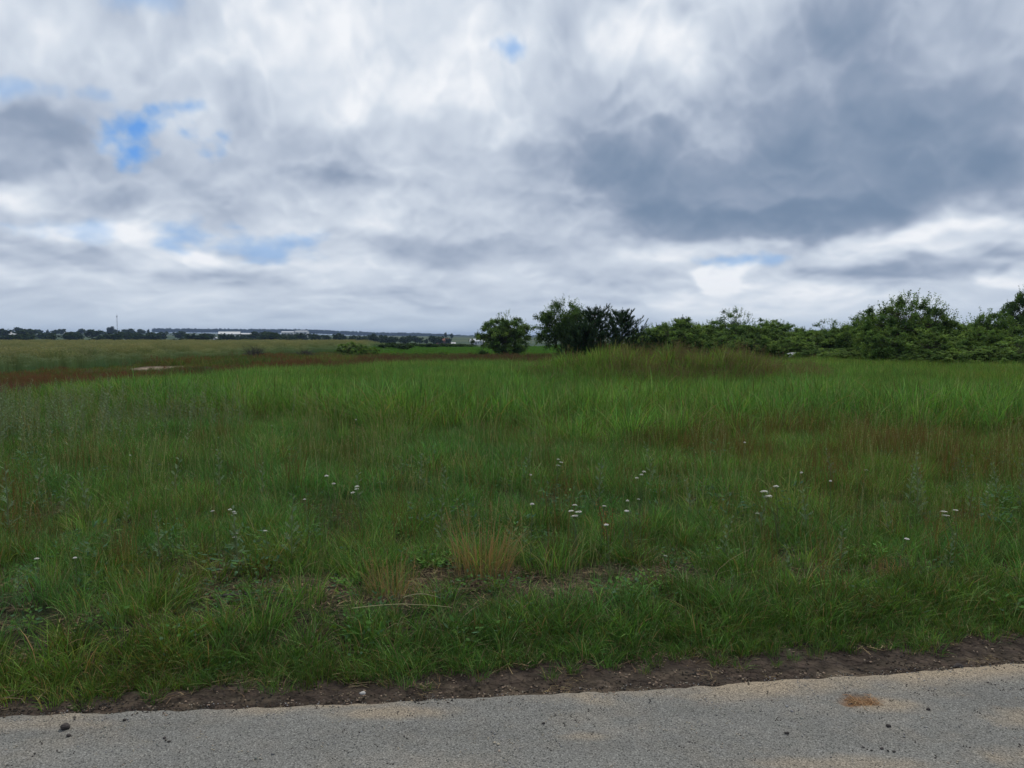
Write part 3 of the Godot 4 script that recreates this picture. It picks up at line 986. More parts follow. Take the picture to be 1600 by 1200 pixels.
func leafy(tall: float, wide: float, foot: float, stems: int, clumps: int, twigs: int, leaf: float, top_shoots: int, cols: Array, bark: Color, gappy := 0.0) -> Array:
	# limbs from the stems to clumps inside an uneven crown; twigs with leaves radiate from each clump
	var wood := Shape.new()
	var crown := Shape.new()
	var bumps := []
	for k in 9: bumps.append([Vector3(rr(-1, 1), rr(-0.5, 1), rr(-1, 1)).normalized(), rr(-0.26, 0.30)])
	var forks := []
	for k in stems:
		var a := TAU * k / stems + rr(-0.5, 0.5)
		var r := 0.0 if stems == 1 else wide * 0.10
		var p := Vector3(cos(a) * r, -0.1, sin(a) * r)
		var q := Vector3(cos(a) * r * 2.4, tall * rr(0.36, 0.5), sin(a) * r * 2.4) + Vector3(rr(-0.1, 0.1), 0, rr(-0.1, 0.1)) * wide * 0.5
		var e := q + Vector3(cos(a) * wide * 0.07, tall * 0.34, sin(a) * wide * 0.07)
		var thick := tall * (0.024 if stems == 1 else 0.013)
		wood.tube([p, p.lerp(q, 0.5) + Vector3(rr(-0.05, 0.05), 0, rr(-0.05, 0.05)) * tall * 0.4, q, e], [thick, thick * 0.8, thick * 0.6, thick * 0.2], 6, bark)
		forks.append([q, e, thick])
	for k in clumps:
		# a direction, most of the clumps near the outside
		var dir := Vector3(rng.randfn(), rng.randfn() * 0.9 + 0.15, rng.randfn()).normalized()
		var reach := pow(rng.randf(), 0.42)
		var swell := 1.0
		for b in bumps: swell += b[1] * pow(maxf(0.0, dir.dot(b[0])), 3.0)
		var mid := foot + (tall - foot) * 0.46
		var at := Vector3(dir.x * wide * 0.5, 0, dir.z * wide * 0.5) * reach * swell
		at.y = mid + dir.y * (tall - foot) * 0.5 * reach * swell * 0.92
		if at.y < foot * 0.6: continue
		var near: Array = forks[rng.randi_range(0, forks.size() - 1)]
		var from: Vector3 = near[0].lerp(near[1], clampf((at.y / tall - 0.35) * 1.3, 0.0, 1.0))
		limb(wood, from, at, near[2] * 0.34, near[2] * 0.08, -0.02 * tall, bark)
		var tone := vary(pick(cols), 0.16)
		for j in twigs:
			var out := (dir * 0.8 + Vector3(rr(-1, 1), rr(-0.55, 0.95), rr(-1, 1))).normalized()
			var long := tall * rr(0.05, 0.115)
			spray(crown, at + Vector3(rr(-1, 1), rr(-1, 1), rr(-1, 1)) * tall * 0.03, out, long, leaf, tone, bark, 9)
	for k in top_shoots:
		# long young shoots that break the outline
		var a := rr(0, TAU)
		var r := sqrt(rng.randf()) * 0.42
		var at := Vector3(cos(a) * r * wide, foot + (tall - foot) * (0.97 - 1.05 * r * r * 2.0), sin(a) * r * wide)
		spray(crown, at, Vector3(cos(a) * r * 1.4, 1.0, sin(a) * r * 1.4).normalized(), tall * rr(0.10, 0.17), leaf, vary(pick(cols), 0.2), bark, 14)
	return [wood.mesh(), crown.mesh()]

func spray(s: Shape, p: Vector3, out: Vector3, long: float, leaf: float, tone: Color, bark: Color, count: int):
	var droop := Vector3.DOWN * long * rr(0.0, 0.25)
	var side := out.cross(Vector3.UP if absf(out.y) < 0.9 else Vector3.RIGHT).normalized()
	var up := side.cross(out)
	var w := side * 0.004
	s.tri(p - w, p + w, p + out * long + droop, bark)
	for k in count:
		var t := (k + rng.randf()) / count
		var at := p + out * long * t + droop * t * t
		var a := rr(0, TAU)
		var al := (out * 0.6 + (side * cos(a) + up * sin(a)) + Vector3.DOWN * 0.15).normalized()
		s.leaf(at, al, (Vector3.UP * 0.7 + Vector3(rr(-1, 1), rr(-0.4, 1), rr(-1, 1))).normalized(), leaf * rr(0.75, 1.35), leaf * rr(0.45, 0.7), vary(tone, 0.2))

func pine_shape(tall: float, wide: float, lean: Vector3, cols: Array) -> Array:
	# young Scots pine: whorls of limbs that curve upwards and end in brushes of needles
	var wood := Shape.new()
	var crown := Shape.new()
	var bark := Color(0.085, 0.060, 0.042)
	var axis := func(t: float) -> Vector3: return Vector3(0, tall * t, 0) + lean * t * t
	var pts := []
	var rad := []
	for k in 7:
		pts.append(axis.call(k / 6.0) - (Vector3.UP * 0.1 if k == 0 else Vector3.ZERO))
		rad.append(lerpf(tall * 0.021, 0.008, k / 6.0))
	wood.tube(pts, rad, 6, bark)
	var whorls := 11
	for k in whorls:
		var t := 0.04 + 0.92 * k / whorls
		var n := 6 if t < 0.8 else 5
		var turn := rr(0, TAU)
		for j in n:
			var a := turn + TAU * j / n + rr(-0.25, 0.25)
			var reach := wide * 0.5 * (1.05 - 0.82 * pow(t, 1.5)) * rr(0.72, 1.12)
			var p: Vector3 = axis.call(t)
			var hor := Vector3(cos(a), 0, sin(a))
			var q := p + hor * reach * 0.6 + Vector3.UP * reach * rr(0.05, 0.25)
			var e := p + hor * reach + Vector3.UP * reach * rr(0.42, 0.85)
			wood.tube([p, q, e], [0.020, 0.013, 0.005], 4, bark)
			for b in 19:
				var u := 0.18 + 0.82 * (b + 1.0) / 19.0
				var at := p.lerp(q, u / 0.6) if u < 0.6 else q.lerp(e, (u - 0.6) / 0.4)
				var dir := (hor * 0.45 + Vector3.UP * rr(0.5, 1.15) + Vector3(rr(-1, 1), rr(-0.2, 0.2), rr(-1, 1)) * 0.75).normalized()
				if b == 18: dir = (e - q).normalized()
				brush(crown, at, dir, rr(0.18, 0.34), vary(pick(cols), 0.2))
	for k in 5:
		var a := TAU * k / 5.0
		brush(crown, axis.call(0.97), Vector3(cos(a) * 0.4, 1, sin(a) * 0.4).normalized(), 0.26, vary(pick(cols), 0.2))
	brush(crown, axis.call(0.97), Vector3.UP, 0.42, vary(pick(cols), 0.2))
	return [wood.mesh(), crown.mesh()]

func brush(s: Shape, p: Vector3, out: Vector3, long: float, tone: Color):
	var side := out.cross(Vector3.UP if absf(out.y) < 0.9 else Vector3.RIGHT).normalized()
	var up := side.cross(out)
	for k in 38:
		var t := (k + 0.5) / 38.0
		var a := k * 2.4 + rr(-0.4, 0.4)
		var rad := side * cos(a) + up * sin(a)
		var al := (out * 0.95 + rad).normalized()
		var at := p + out * long * t
		var w := al.cross(rad).normalized() * 0.011
		s.tri(at - w, at + w, at + al * rr(0.075, 0.125), vary(tone, 0.2))

func plant_tree(called: String, shape: Array, leaf_mat: Material, at: Vector3, turn: float, size: Vector3, label: String, category: String, group := "") -> Node3D:
	var o := thing(called, at, turn)
	part("trunk", shape[0], mat_bark, o)
	part("crown", shape[1], leaf_mat, o)
	o.scale = size
	tag(o, label, category, group)
	return o

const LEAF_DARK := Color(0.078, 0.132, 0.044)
const LEAF_MID := Color(0.132, 0.218, 0.062)
const LEAF_LIGHT := Color(0.200, 0.300, 0.080)

func at_ground(x: float, d: float) -> Vector3:
	return Vector3(x, land(x, -d) - 0.03, -d)

func make_trees():
	var bark := Color(0.10, 0.085, 0.065)
	# the group in the middle of the field
	var s := leafy(4.05, 4.7, 0.1, 4, 230, 20, 0.12, 34, [[LEAF_DARK, 0.45], [LEAF_MID, 0.4], [LEAF_LIGHT, 0.15]], bark)
	plant_tree("broadleaf_tree", s, mat_leaf, at_ground(-0.5, 72.0), 0.4, Vector3.ONE, "low round broadleaf tree standing alone on the brow of the field", "tree")
	s = leafy(4.4, 4.3, 0.3, 2, 200, 17, 0.11, 44, [[LEAF_DARK, 0.6], [LEAF_MID, 0.4]], bark)
	plant_tree("broadleaf_tree", s, mat_leaf, at_ground(3.8, 56.0), 2.0, Vector3.ONE, "airy small-leaved tree rising behind the dark pines", "tree")
	var needles := [[Color(0.034, 0.066, 0.032), 0.6], [Color(0.052, 0.092, 0.044), 0.4]]
	plant_tree("pine_tree", pine_shape(3.45, 3.9, Vector3(0.15, 0, 0), needles), mat_leaf, at_ground(5.3, 50.0), 0.3, Vector3.ONE, "dark young pine in front of the airy broadleaf tree", "pine tree", "young pines in the field")
	plant_tree("pine_tree", pine_shape(3.25, 3.7, Vector3(0.45, 0, 0), needles), mat_leaf, at_ground(7.3, 51.5), 1.3, Vector3.ONE, "dark young pine leaning away from its twin, limbs sweeping up", "pine tree", "young pines in the field")
	plant_tree("pine_tree", pine_shape(2.3, 3.0, Vector3(-0.2, 0, 0.1), needles), mat_leaf, at_ground(4.3, 48.5), 2.3, Vector3.ONE, "low spreading pine at the foot of the taller pines", "pine tree", "young pines in the field")
	# the overgrown boundary: x, distance, height, width, kind
	var bushes := []
	for k in 4: bushes.append(leafy(3.2, 3.8, 0.08, 5, 170, 20, 0.10, 34, [[LEAF_DARK, 0.30], [LEAF_MID, 0.5], [LEAF_LIGHT, 0.2]], bark))
	for k in 2: bushes.append(leafy(3.2, 3.4, 0.06, 4, 150, 20, 0.095, 44, [[LEAF_MID, 0.5], [LEAF_LIGHT, 0.4], [LEAF_DARK, 0.1]], bark))
	var thin := leafy(3.6, 2.6, 0.4, 3, 60, 11, 0.09, 40, [[LEAF_MID, 0.6], [LEAF_DARK, 0.4]], bark)
	var cherry := leafy(3.8, 5.4, 0.06, 6, 260, 21, 0.10, 110, [[LEAF_DARK, 0.25], [LEAF_MID, 0.5], [LEAF_LIGHT, 0.25]], Color(0.09, 0.06, 0.05))
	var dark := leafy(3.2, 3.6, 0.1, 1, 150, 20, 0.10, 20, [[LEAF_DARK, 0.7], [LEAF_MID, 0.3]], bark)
	var small_pine := pine_shape(2.4, 1.7, Vector3(0.1, 0, 0), needles)
	var row := "bushes along the overgrown field boundary"
	for b in BUSHES:
		b = b.duplicate()
		b[2] *= 1.04 if b[4] != "dark" else 1.2
		if b[0] > 18.0 and b[4] == "": b[3] *= 0.85
		var at := at_ground(b[0], b[1])
		var turn := rr(0, TAU)
		var look: String = ("tall " if b[2] > 2.5 else "low " if b[2] < 1.75 else "") + ("spreading " if b[3] > b[2] * 1.25 else "narrow " if b[3] < b[2] * 0.95 else "")
		if b[4] == "pine":
			plant_tree("pine_tree", small_pine, mat_leaf, at, turn, Vector3(b[3] / 1.7, b[2] / 2.4, b[3] / 1.7), "small pine with upright shoots among the boundary bushes", "pine tree", "small pines along the field boundary")
		elif b[4] == "thin":
			plant_tree("sapling", thin, mat_leaf, at, turn, Vector3(b[3] / 2.6, b[2] / 3.6, b[3] / 2.6), "thin open sapling rising out of the boundary bushes", "sapling", "saplings along the field boundary")
		elif b[4] == "big":
			plant_tree("bushy_tree", cherry, mat_leaf, at, turn, Vector3(b[3] / 5.2, b[2] / 3.8, b[3] / 5.2), "broad bushy tree with long shoots, tallest of the boundary bushes", "tree")
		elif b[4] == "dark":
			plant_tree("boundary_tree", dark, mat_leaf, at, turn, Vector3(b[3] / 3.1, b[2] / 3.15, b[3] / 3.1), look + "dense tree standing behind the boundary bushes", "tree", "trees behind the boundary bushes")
		elif b[4] == "light":
			plant_tree("boundary_bush", bushes[4 + rng.randi_range(0, 1)], mat_leaf, at, turn, Vector3(b[3] / 2.8, b[2] / 3.15, b[3] / 2.8), look + "light green bush in the overgrown field boundary", "bush", row)
		else:
			plant_tree("boundary_bush", bushes[rng.randi_range(0, 3)], mat_leaf, at, turn, Vector3(b[3] / 3.1, b[2] / 3.15, b[3] / 3.1), look + "dense dark green bush in the overgrown field boundary", "bush", row)
	# bushes and weeds standing singly out in the field
	var low := leafy(1.5, 2.4, 0.03, 5, 60, 14, 0.11, 16, [[LEAF_MID, 0.5], [LEAF_LIGHT, 0.5]], bark)
	plant_tree("field_bush", low, mat_leaf, at_ground(-16.6, 80.0), 0.4, Vector3(1.25, 1.0, 1.25), "low green bush at the end of the sorrel strip", "bush")
	plant_tree("field_bush", low, mat_yellow_leaf, at_ground(-13.4, 72.0), 1.4, Vector3(0.8, 0.62, 0.8), "small yellow green bush beside the low green bush", "bush")
	for p in [[-10.0, 66, 0.32], [-7.4, 68, 0.30], [-6.2, 70, 0.36], [-3.4, 67, 0.34], [-1.6, 62, 0.30], [1.0, 60, 0.34], [2.4, 57, 0.3], [-9.0, 74, 0.3], [14.0, 47.0, 0.4], [16.5, 45.0, 0.4], [12.0, 46.0, 0.34]]:
		plant_tree("weed_clump", low, mat_yellow_leaf, at_ground(p[0], p[1]), rr(0, TAU), Vector3(p[2] * 1.3, p[2], p[2] * 1.3), "low yellow green weed clump in the sorrel", "weed", "yellow green weed clumps out in the field")
	# bare dead brush where the grain ends
	for p in [[-18.7, 56.0, 2.6, 1.15], [-16.0, 60.0, 2.2, 0.8]]:
		var w := Shape.new()
		for k in 60:
			var a := rr(0, TAU)
			var e := Vector3(cos(a) * rr(0.2, 1.0) * p[2] * 0.5, rr(0.35, 1.0) * p[3], sin(a) * rr(0.2, 1.0) * p[2] * 0.5)
			var m := e * 0.5 + Vector3(rr(-0.2, 0.2), rr(0.0, 0.25), rr(-0.2, 0.2))
			w.tube([Vector3(rr(-0.15, 0.15), -0.05, rr(-0.15, 0.15)), m, e], [0.016, 0.011, 0.004], 4, vary(Color(0.075, 0.07, 0.062), 0.25))
			for j in 3: w.tube([m, m + Vector3(rr(-0.4, 0.4), rr(0, 0.4), rr(-0.4, 0.4))], [0.008, 0.003], 3, vary(Color(0.085, 0.08, 0.07), 0.25))
		var o := part("dead_brush", w.mesh(), mat_bark, self)
		o.position = at_ground(p[0], p[1])
		tag(o, "bare grey dead brush at the edge of the grain" if p[3] > 1.0 else "smaller heap of bare dead brush beside the grain", "brush")

var mat_yellow_leaf: StandardMaterial3D

const BUSHES := [
	[10.61, 58.0, 2.35, 2.9, ""], [12.3, 57.0, 2.65, 3.3, "light"], [14.9, 62.0, 2.5, 3.6, ""], [15.6, 60.0, 2.6, 4.0, "light"], [17.2, 57.0, 2.4, 3.2, ""],
	[10.12, 60.0, 1.80, 2.09, "pine"], [12.11, 62.0, 2.32, 1.86, "pine"], [13.22, 60.0, 2.75, 2.00, "pine"], [11.85, 57.0, 1.98, 2.84, ""],
	[15.64, 66.0, 2.31, 1.87, "pine"], [22.61, 85.0, 2.09, 4.95, "dark"], [16.87, 58.0, 3.43, 2.89, "thin"], [17.46, 60.0, 2.50, 3.74, ""],
	[14.54, 53.0, 1.78, 2.64, ""], [18.39, 56.0, 2.58, 3.26, "light"], [15.46, 50.0, 1.68, 2.49, ""], [27.60, 80.0, 2.60, 3.99, "dark"],
	[22.44, 60.0, 2.10, 3.99, ""], [17.72, 49.0, 1.44, 2.44, "light"], [25.51, 62.0, 2.79, 2.58, "thin"], [20.96, 52.0, 1.95, 3.46, ""],
	[24.11, 56.0, 2.34, 3.26, ""], [22.65, 50.0, 2.68, 2.91, ""], [21.60, 46.0, 2.90, 2.68, "thin"], [20.92, 44.0, 2.37, 3.29, ""],
	[21.72, 42.0, 3.69, 4.89, "big"], [19.13, 39.0, 1.96, 2.59, ""], [24.51, 44.0, 2.55, 2.93, ""], [20.69, 38.0, 1.79, 2.53, "light"],
	[24.20, 41.0, 2.08, 2.39, "light"], [27.07, 44.0, 2.92, 3.29, ""], [26.45, 43.0, 2.64, 1.79, "thin"], [25.94, 40.0, 1.97, 2.66, ""],
	[39.90, 60.0, 4.29, 2.99, "dark"], [24.24, 36.0, 1.54, 2.69, "light"], [21.25, 35.5, 1.04, 2.66, "light"], [21.85, 34.5, 0.97, 2.29, ""],
	[18.50, 42.0, 0.90, 2.79, "light"], [17.96, 45.0, 0.85, 2.62, ""], [19.38, 37.0, 0.80, 2.46, ""], [27.32, 38.0, 2.42, 3.47, ""],
	[29.83, 39.0, 2.51, 3.57, ""], [22.90, 95.0, 2.07, 6.32, "dark"], [30.34, 100.0, 2.27, 6.65, "dark"], [36.33, 95.0, 2.07, 7.11, "dark"],
	[38.15, 90.0, 2.12, 6.73, "dark"], [33.75, 70.0, 1.95, 5.24, "dark"],
]


# ---- the land beyond: hedgerows, a village, the wooded ridge
func far_tree_shape(tall: float, wide: float, foot: float, faces: int, size: float, cols: Array) -> Array:
	var wood := Shape.new()
	var crown := Shape.new()
	wood.tube([Vector3(0, -0.5, 0), Vector3(0, tall * 0.6, 0)], [tall * 0.03, tall * 0.012], 5, Color(0.07, 0.06, 0.05))
	var lobes := []
	for k in 7:
		var a := rr(0, TAU)
		lobes.append([Vector3(cos(a) * wide * rr(0.1, 0.26), lerpf(foot, tall, rr(0.3, 0.78)), sin(a) * wide * rr(0.1, 0.26)), rr(0.2, 0.3)])
	lobes.append([Vector3(0, lerpf(foot, tall, 0.55), 0), 0.36])
	for k in faces:
		var l: Array = lobes[k % lobes.size()]
		var dir := Vector3(rng.randfn(), rng.randfn(), rng.randfn()).normalized()
		var at: Vector3 = l[0] + dir * l[1] * Vector3(wide, tall - foot, wide) * rr(0.75, 1.05)
		at.y = maxf(at.y, foot * 0.8)
		crown.leaf(at - dir * size * 0.3, Vector3(rr(-1, 1), rr(-1, 1), rr(-1, 1)).normalized(), (dir + Vector3(rr(-1, 1), rr(-1, 1), rr(-1, 1)) * 0.5).normalized(), size * rr(0.7, 1.3), size, vary(pick(cols), 0.2))
	return [wood.mesh(), crown.mesh()]

func make_far_land():
	var deep := [[Color(0.030, 0.052, 0.026), 0.6], [Color(0.045, 0.075, 0.032), 0.4]]
	var kinds := []
	for k in 4: kinds.append(far_tree_shape(10.0, 9.0, 1.5, 420, 1.15, deep))
	var round_tree := far_tree_shape(13.0, 13.0, 1.0, 700, 1.3, [[Color(0.028, 0.050, 0.026), 1.0]])
	var slim := far_tree_shape(12.0, 5.0, 1.5, 320, 0.9, deep)
	var hedge := far_tree_shape(6.0, 9.0, 0.2, 420, 1.0, [[Color(0.036, 0.062, 0.030), 0.6], [Color(0.055, 0.088, 0.036), 0.4]])
	var low_hedge := far_tree_shape(6.0, 8.0, 0.1, 420, 1.0, [[Color(0.045, 0.080, 0.030), 0.5], [Color(0.07, 0.12, 0.036), 0.5]])
	# village trees on the skyline: bearing x/d, distance, height
	for k in 46:
		var b := -0.70 + 0.235 * k / 46.0 + rr(-0.004, 0.004)
		var d := rr(1080.0, 1320.0)
		var h := rr(8.0, 13.5)
		if k % 5 == 4:
			plant_tree("skyline_tree", slim, mat_leaf, at_ground(b * d, d), rr(0, TAU), Vector3.ONE * h / 12.0, "slim tree in the village line on the skyline", "tree", "slim trees of the village skyline")
		else:
			plant_tree("skyline_tree", kinds[k % 4], mat_leaf, at_ground(b * d, d), rr(0, TAU), Vector3(h / 10.0 * rr(1.2, 2.3), h / 10.0 * rr(0.75, 1.0), h / 10.0), "dark bushy tree in the village line on the skyline", "tree", "bushy trees of the village skyline")
	plant_tree("round_tree", round_tree, mat_leaf, at_ground(-0.521 * 1100.0, 1100.0), 0.0, Vector3(1.05, 1.15, 1.05), "big dark dome-shaped tree beside the radio mast", "tree")
	# hedgerows in the valley
	for k in 44:
		var b := -0.70 + 0.42 * k / 44.0 + rr(-0.004, 0.004)
		var d := rr(430.0, 560.0) if k % 2 else rr(620.0, 800.0)
		var h := rr(6.0, 9.0) if k % 2 else rr(7.0, 10.0)
		if k % 9 == 3: continue
		plant_tree("hedgerow_tree", hedge if k % 3 == 0 else kinds[k % 4], mat_leaf, at_ground(b * d, d), rr(0, TAU), Vector3(h / 7.0 * rr(1.6, 2.8), h / 9.0, h / 8.0), "dark hedgerow tree in the valley behind the grain", "tree", "hedgerow trees in the valley")
	# the bluish copse below the ridge
	for k in 40:
		var b := -0.33 + 0.25 * k / 40.0 + rr(-0.004, 0.004)
		var d := rr(560.0, 700.0)
		var h := lerpf(10.5, 7.5, k / 40.0) * rr(0.8, 1.1)
		plant_tree("copse_tree", kinds[k % 4], mat_leaf, at_ground(b * d, d), rr(0, TAU), Vector3(h / 10.0 * 1.3, h / 10.0, h / 10.0), "tree of the dense copse below the wooded ridge", "tree", "copse trees below the ridge")
	# two trees that top the ridge behind the brick farmhouse
	plant_tree("farm_tree", kinds[0], mat_leaf, at_ground(-0.0860 * 950.0, 950.0), 0.0, Vector3(0.5, 0.95, 0.6), "narrow tree of the pair behind the red brick farm", "tree")
	plant_tree("farm_tree", kinds[1], mat_leaf, at_ground(-0.0785 * 950.0, 950.0), 0.0, Vector3(0.62, 0.9, 0.7), "rounder tree of the pair behind the red brick farm", "tree")
	# bushes of the plantation under the brow
	var rows := []
	for r in 9:
		var d := 122.0 + r * 9.0
		var x := -0.40 * d
		while x < (-0.13 if r < 4 else -0.05) * d:
			var at := at_ground(x, d + rr(-2, 2))
			var top := 1.6 - d * lerpf(6.5, 11.0, clampf((x / d + 0.36) / 0.28, 0.0, 1.0)) / 1203.0 + rr(-0.2, 0.15)
			rows.append([Transform3D(Basis(Vector3.UP, rr(0, TAU)).scaled(Vector3(rr(0.24, 0.36), (top - at.y) / 6.0, rr(0.24, 0.36))), at), tint(rr(0.8, 1.3))])
			x += rr(1.2, 2.0)
	strew("plantation", "rows of low green bushes below the brow of the hill", "bushes", [hedge[1], low_hedge[1]], mat_leaf, rows)
	# the wood on the ridge
	var wood := []
	for k in 2600:
		var b := rr(-0.465, 0.10)
		var d := 3300.0 + 420.0 * pow(rng.randf(), 1.5)
		var h := rr(0.85, 1.25)
		wood.append([Transform3D(Basis(Vector3.UP, rr(0, TAU)).scaled(Vector3(1.7, 1.75 * h, 1.7)), at_ground(b * d, d)), tint(rr(0.75, 1.1))])
	strew("ridge_forest", "dark forest along the far ridge", "forest", [kinds[0][1], kinds[1][1], kinds[3][1]], mat_leaf, wood)
	make_buildings()

func gable(called: String, label: String, category: String, bearing: float, d: float, long: float, deep: float, wall: float, roof: float, turn: float, wall_col: Color, roof_col: Color, lift := 0.0, openings := 3):
	var at := at_ground(bearing * d, d) + Vector3.UP * lift
	var o := thing(called, at, turn)
	var hl := long * 0.5
	var hd := deep * 0.5
	var s := Shape.new()
	s.box(Vector3(-hl, -1.5 - lift, -hd), Vector3(hl, wall, hd), wall_col)
	for e in [-hl, hl]:
		s.tri(Vector3(e, wall, -hd), Vector3(e, wall, hd), Vector3(e, wall + roof, 0), wall_col)
	part("wall", s.mesh(), mat_plain, o)
	s = Shape.new()
	var ov := minf(0.5, deep * 0.06)
	for sg in [-1.0, 1.0]:
		var a := Vector3(-hl - ov, wall - 0.12, (hd + ov) * sg)
		var b := Vector3(hl + ov, wall - 0.12, (hd + ov) * sg)
		var r1 := Vector3(hl + ov, wall + roof + 0.1, 0)
		var r2 := Vector3(-hl - ov, wall + roof + 0.1, 0)
		var t := Vector3.UP * 0.25
		s.quad(a, b, r1, r2, roof_col)
		s.quad(a + t, b + t, r1 + t, r2 + t, roof_col)
		s.quad(a, b, b + t, a + t, roof_col)
	part("roof", s.mesh(), mat_plain, o)
	for k in openings:
		var x := lerpf(-hl, hl, (k + 0.5) / openings)
		s = Shape.new()
		if k == openings / 2:
			s.box(Vector3(x - wall * 0.22, 0.0, hd), Vector3(x + wall * 0.22, wall * 0.72, hd + 0.08), Color(0.10, 0.085, 0.075))
			part("door", s.mesh(), mat_plain, o)
		else:
			s.box(Vector3(x - wall * 0.16, wall * 0.4, hd), Vector3(x + wall * 0.16, wall * 0.75, hd + 0.06), Color(0.06, 0.07, 0.085))
			part("window", s.mesh(), mat_plain, o)
	tag(o, label, category)

func make_buildings():
	var white := Color(0.74, 0.74, 0.72)
	var grey := Color(0.34, 0.35, 0.36)
	var brick := Color(0.30, 0.115, 0.080)
	gable("farm_hall", "long pale farm hall with a broad white roof below the wooded ridge", "hall", -0.366, 1150.0, 30.0, 12.0, 3.2, 3.4, 0.25, Color(0.5, 0.5, 0.48), Color(0.80, 0.79, 0.76), 0.5, 5)
	gable("farm_hall", "low dark-walled hall with a pale roof joined to the long pale hall's end", "hall", -0.345, 1165.0, 24.0, 10.0, 3.0, 1.6, 0.1, Color(0.09, 0.09, 0.10), Color(0.62, 0.62, 0.60), 0.5, 4)
	gable("warehouse", "white warehouse with dark doors, the smaller of the white pair", "warehouse", -0.290, 1200.0, 18.0, 12.0, 6.2, 1.0, 0.0, white, Color(0.7, 0.71, 0.72), 1.0, 4)
	gable("warehouse", "plain white warehouse, the taller and cleaner of the white pair", "warehouse", -0.272, 1210.0, 19.0, 12.0, 7.4, 0.7, 0.0, Color(0.8, 0.8, 0.79), Color(0.72, 0.73, 0.74), 1.5, 3)
	gable("white_shed", "tiny white shed beside the pair of white warehouses", "shed", -0.304, 1190.0, 6.0, 5.0, 3.0, 0.8, 0.0, white, white, 0.5, 2)
	gable("brick_farmhouse", "red brick farmhouse with a red roof in the valley", "house", -0.0945, 720.0, 7.5, 7.0, 3.6, 2.2, 0.1, brick, Color(0.26, 0.095, 0.07), 0.0, 3)
	gable("brick_barn", "wide red brick barn with an orange tint beside the farmhouse", "barn", -0.0860, 712.0, 6.6, 6.0, 3.9, 2.0, -0.1, Color(0.33, 0.135, 0.075), Color(0.28, 0.11, 0.07), 0.0, 4)
	gable("farm_shed", "low pale shed in front of the brick barn", "shed", -0.0765, 700.0, 4.4, 4.0, 1.4, 1.0, 0.2, Color(0.45, 0.44, 0.42), Color(0.66, 0.64, 0.60), 0.0, 2)
	gable("white_house", "white house with a long white roof near the lone broadleaf tree", "house", -0.0465, 730.0, 11.5, 6.0, 3.0, 2.0, 0.0, Color(0.66, 0.67, 0.68), Color(0.86, 0.86, 0.86), 0.2, 5)
	gable("grey_garage", "small grey garage beside the white house", "garage", -0.0365, 735.0, 4.5, 4.0, 2.4, 1.2, 0.0, grey, Color(0.5, 0.5, 0.5), 0.0, 2)
	gable("village_house", "white village house at the end of the skyline trees", "house", -0.652, 1180.0, 9.0, 7.0, 3.0, 2.2, 0.2, white, Color(0.55, 0.52, 0.5), 0.4, 3)
	gable("village_house", "pale village house with a grey roof between skyline trees", "house", -0.575, 1170.0, 10.0, 7.0, 3.2, 2.4, -0.2, Color(0.60, 0.58, 0.54), grey, 0.3, 3)
	gable("village_barn", "long white polytunnel-like barn on the green slope of the village", "barn", -0.640, 1120.0, 20.0, 7.0, 1.6, 1.0, 0.05, white, Color(0.78, 0.78, 0.76), 0.2, 3)
	gable("village_house", "brown-walled house at the foot of the radio mast", "house", -0.470, 1000.0, 14.0, 7.0, 2.2, 1.0, 0.0, Color(0.22, 0.16, 0.12), Color(0.26, 0.2, 0.17), 0.0, 4)
	gable("valley_shed", "pale grey shed among the valley hedgerow trees", "shed", -0.388, 900.0, 11.0, 5.0, 2.2, 1.0, 0.3, Color(0.5, 0.5, 0.5), Color(0.6, 0.6, 0.6), 0.3, 3)
	gable("white_cabin", "low white cabin glimpsed between the boundary bushes", "cabin", 0.2455, 66.0, 2.3, 1.6, 0.72, 0.16, 0.05, Color(0.82, 0.82, 0.80), Color(0.84, 0.84, 0.83), 0.0, 3)
	# radio mast: three legs, cross braces, antennas
	var d := 1150.0
	var o := thing("radio_mast", at_ground(-0.5112 * d, d))
	var tall := 31.0
	for k in 3:
		var a := TAU * k / 3.0
		var s := Shape.new()
		s.tube([Vector3(cos(a) * 0.8, -1, sin(a) * 0.8), Vector3(cos(a) * 0.32, tall, sin(a) * 0.32)], [0.13, 0.09], 4, Color(0.30, 0.31, 0.33))
		part("leg", s.mesh(), mat_plain, o)
	var s := Shape.new()
	for k in 20:
		for j in 3:
			var a := TAU * j / 3.0
			var b := TAU * (j + 1) / 3.0
			var y := tall * k / 20.0
			var r := lerpf(0.8, 0.32, k / 20.0)
			s.tube([Vector3(cos(a) * r, y, sin(a) * r), Vector3(cos(b) * r, y + tall / 20.0, sin(b) * r)], [0.05, 0.05], 3, Color(0.32, 0.33, 0.35))
	part("bracing", s.mesh(), mat_plain, o)
	s = Shape.new()
	s.tube([Vector3(0, tall, 0), Vector3(0, tall + 4.0, 0)], [0.08, 0.04], 4, Color(0.3, 0.3, 0.32))
	part("antenna", s.mesh(), mat_plain, o)
	for k in 3:
		s = Shape.new()
		var a := TAU * k / 3.0 + 0.4
		s.box(Vector3(cos(a) * 0.7 - 0.2, tall - 3.0, sin(a) * 0.7 - 0.2), Vector3(cos(a) * 0.7 + 0.2, tall - 0.8, sin(a) * 0.7 + 0.2), Color(0.6, 0.6, 0.6))
		part("antenna_panel", s.mesh(), mat_plain, o)
	tag(o, "tall thin lattice radio mast rising over the village trees", "mast")

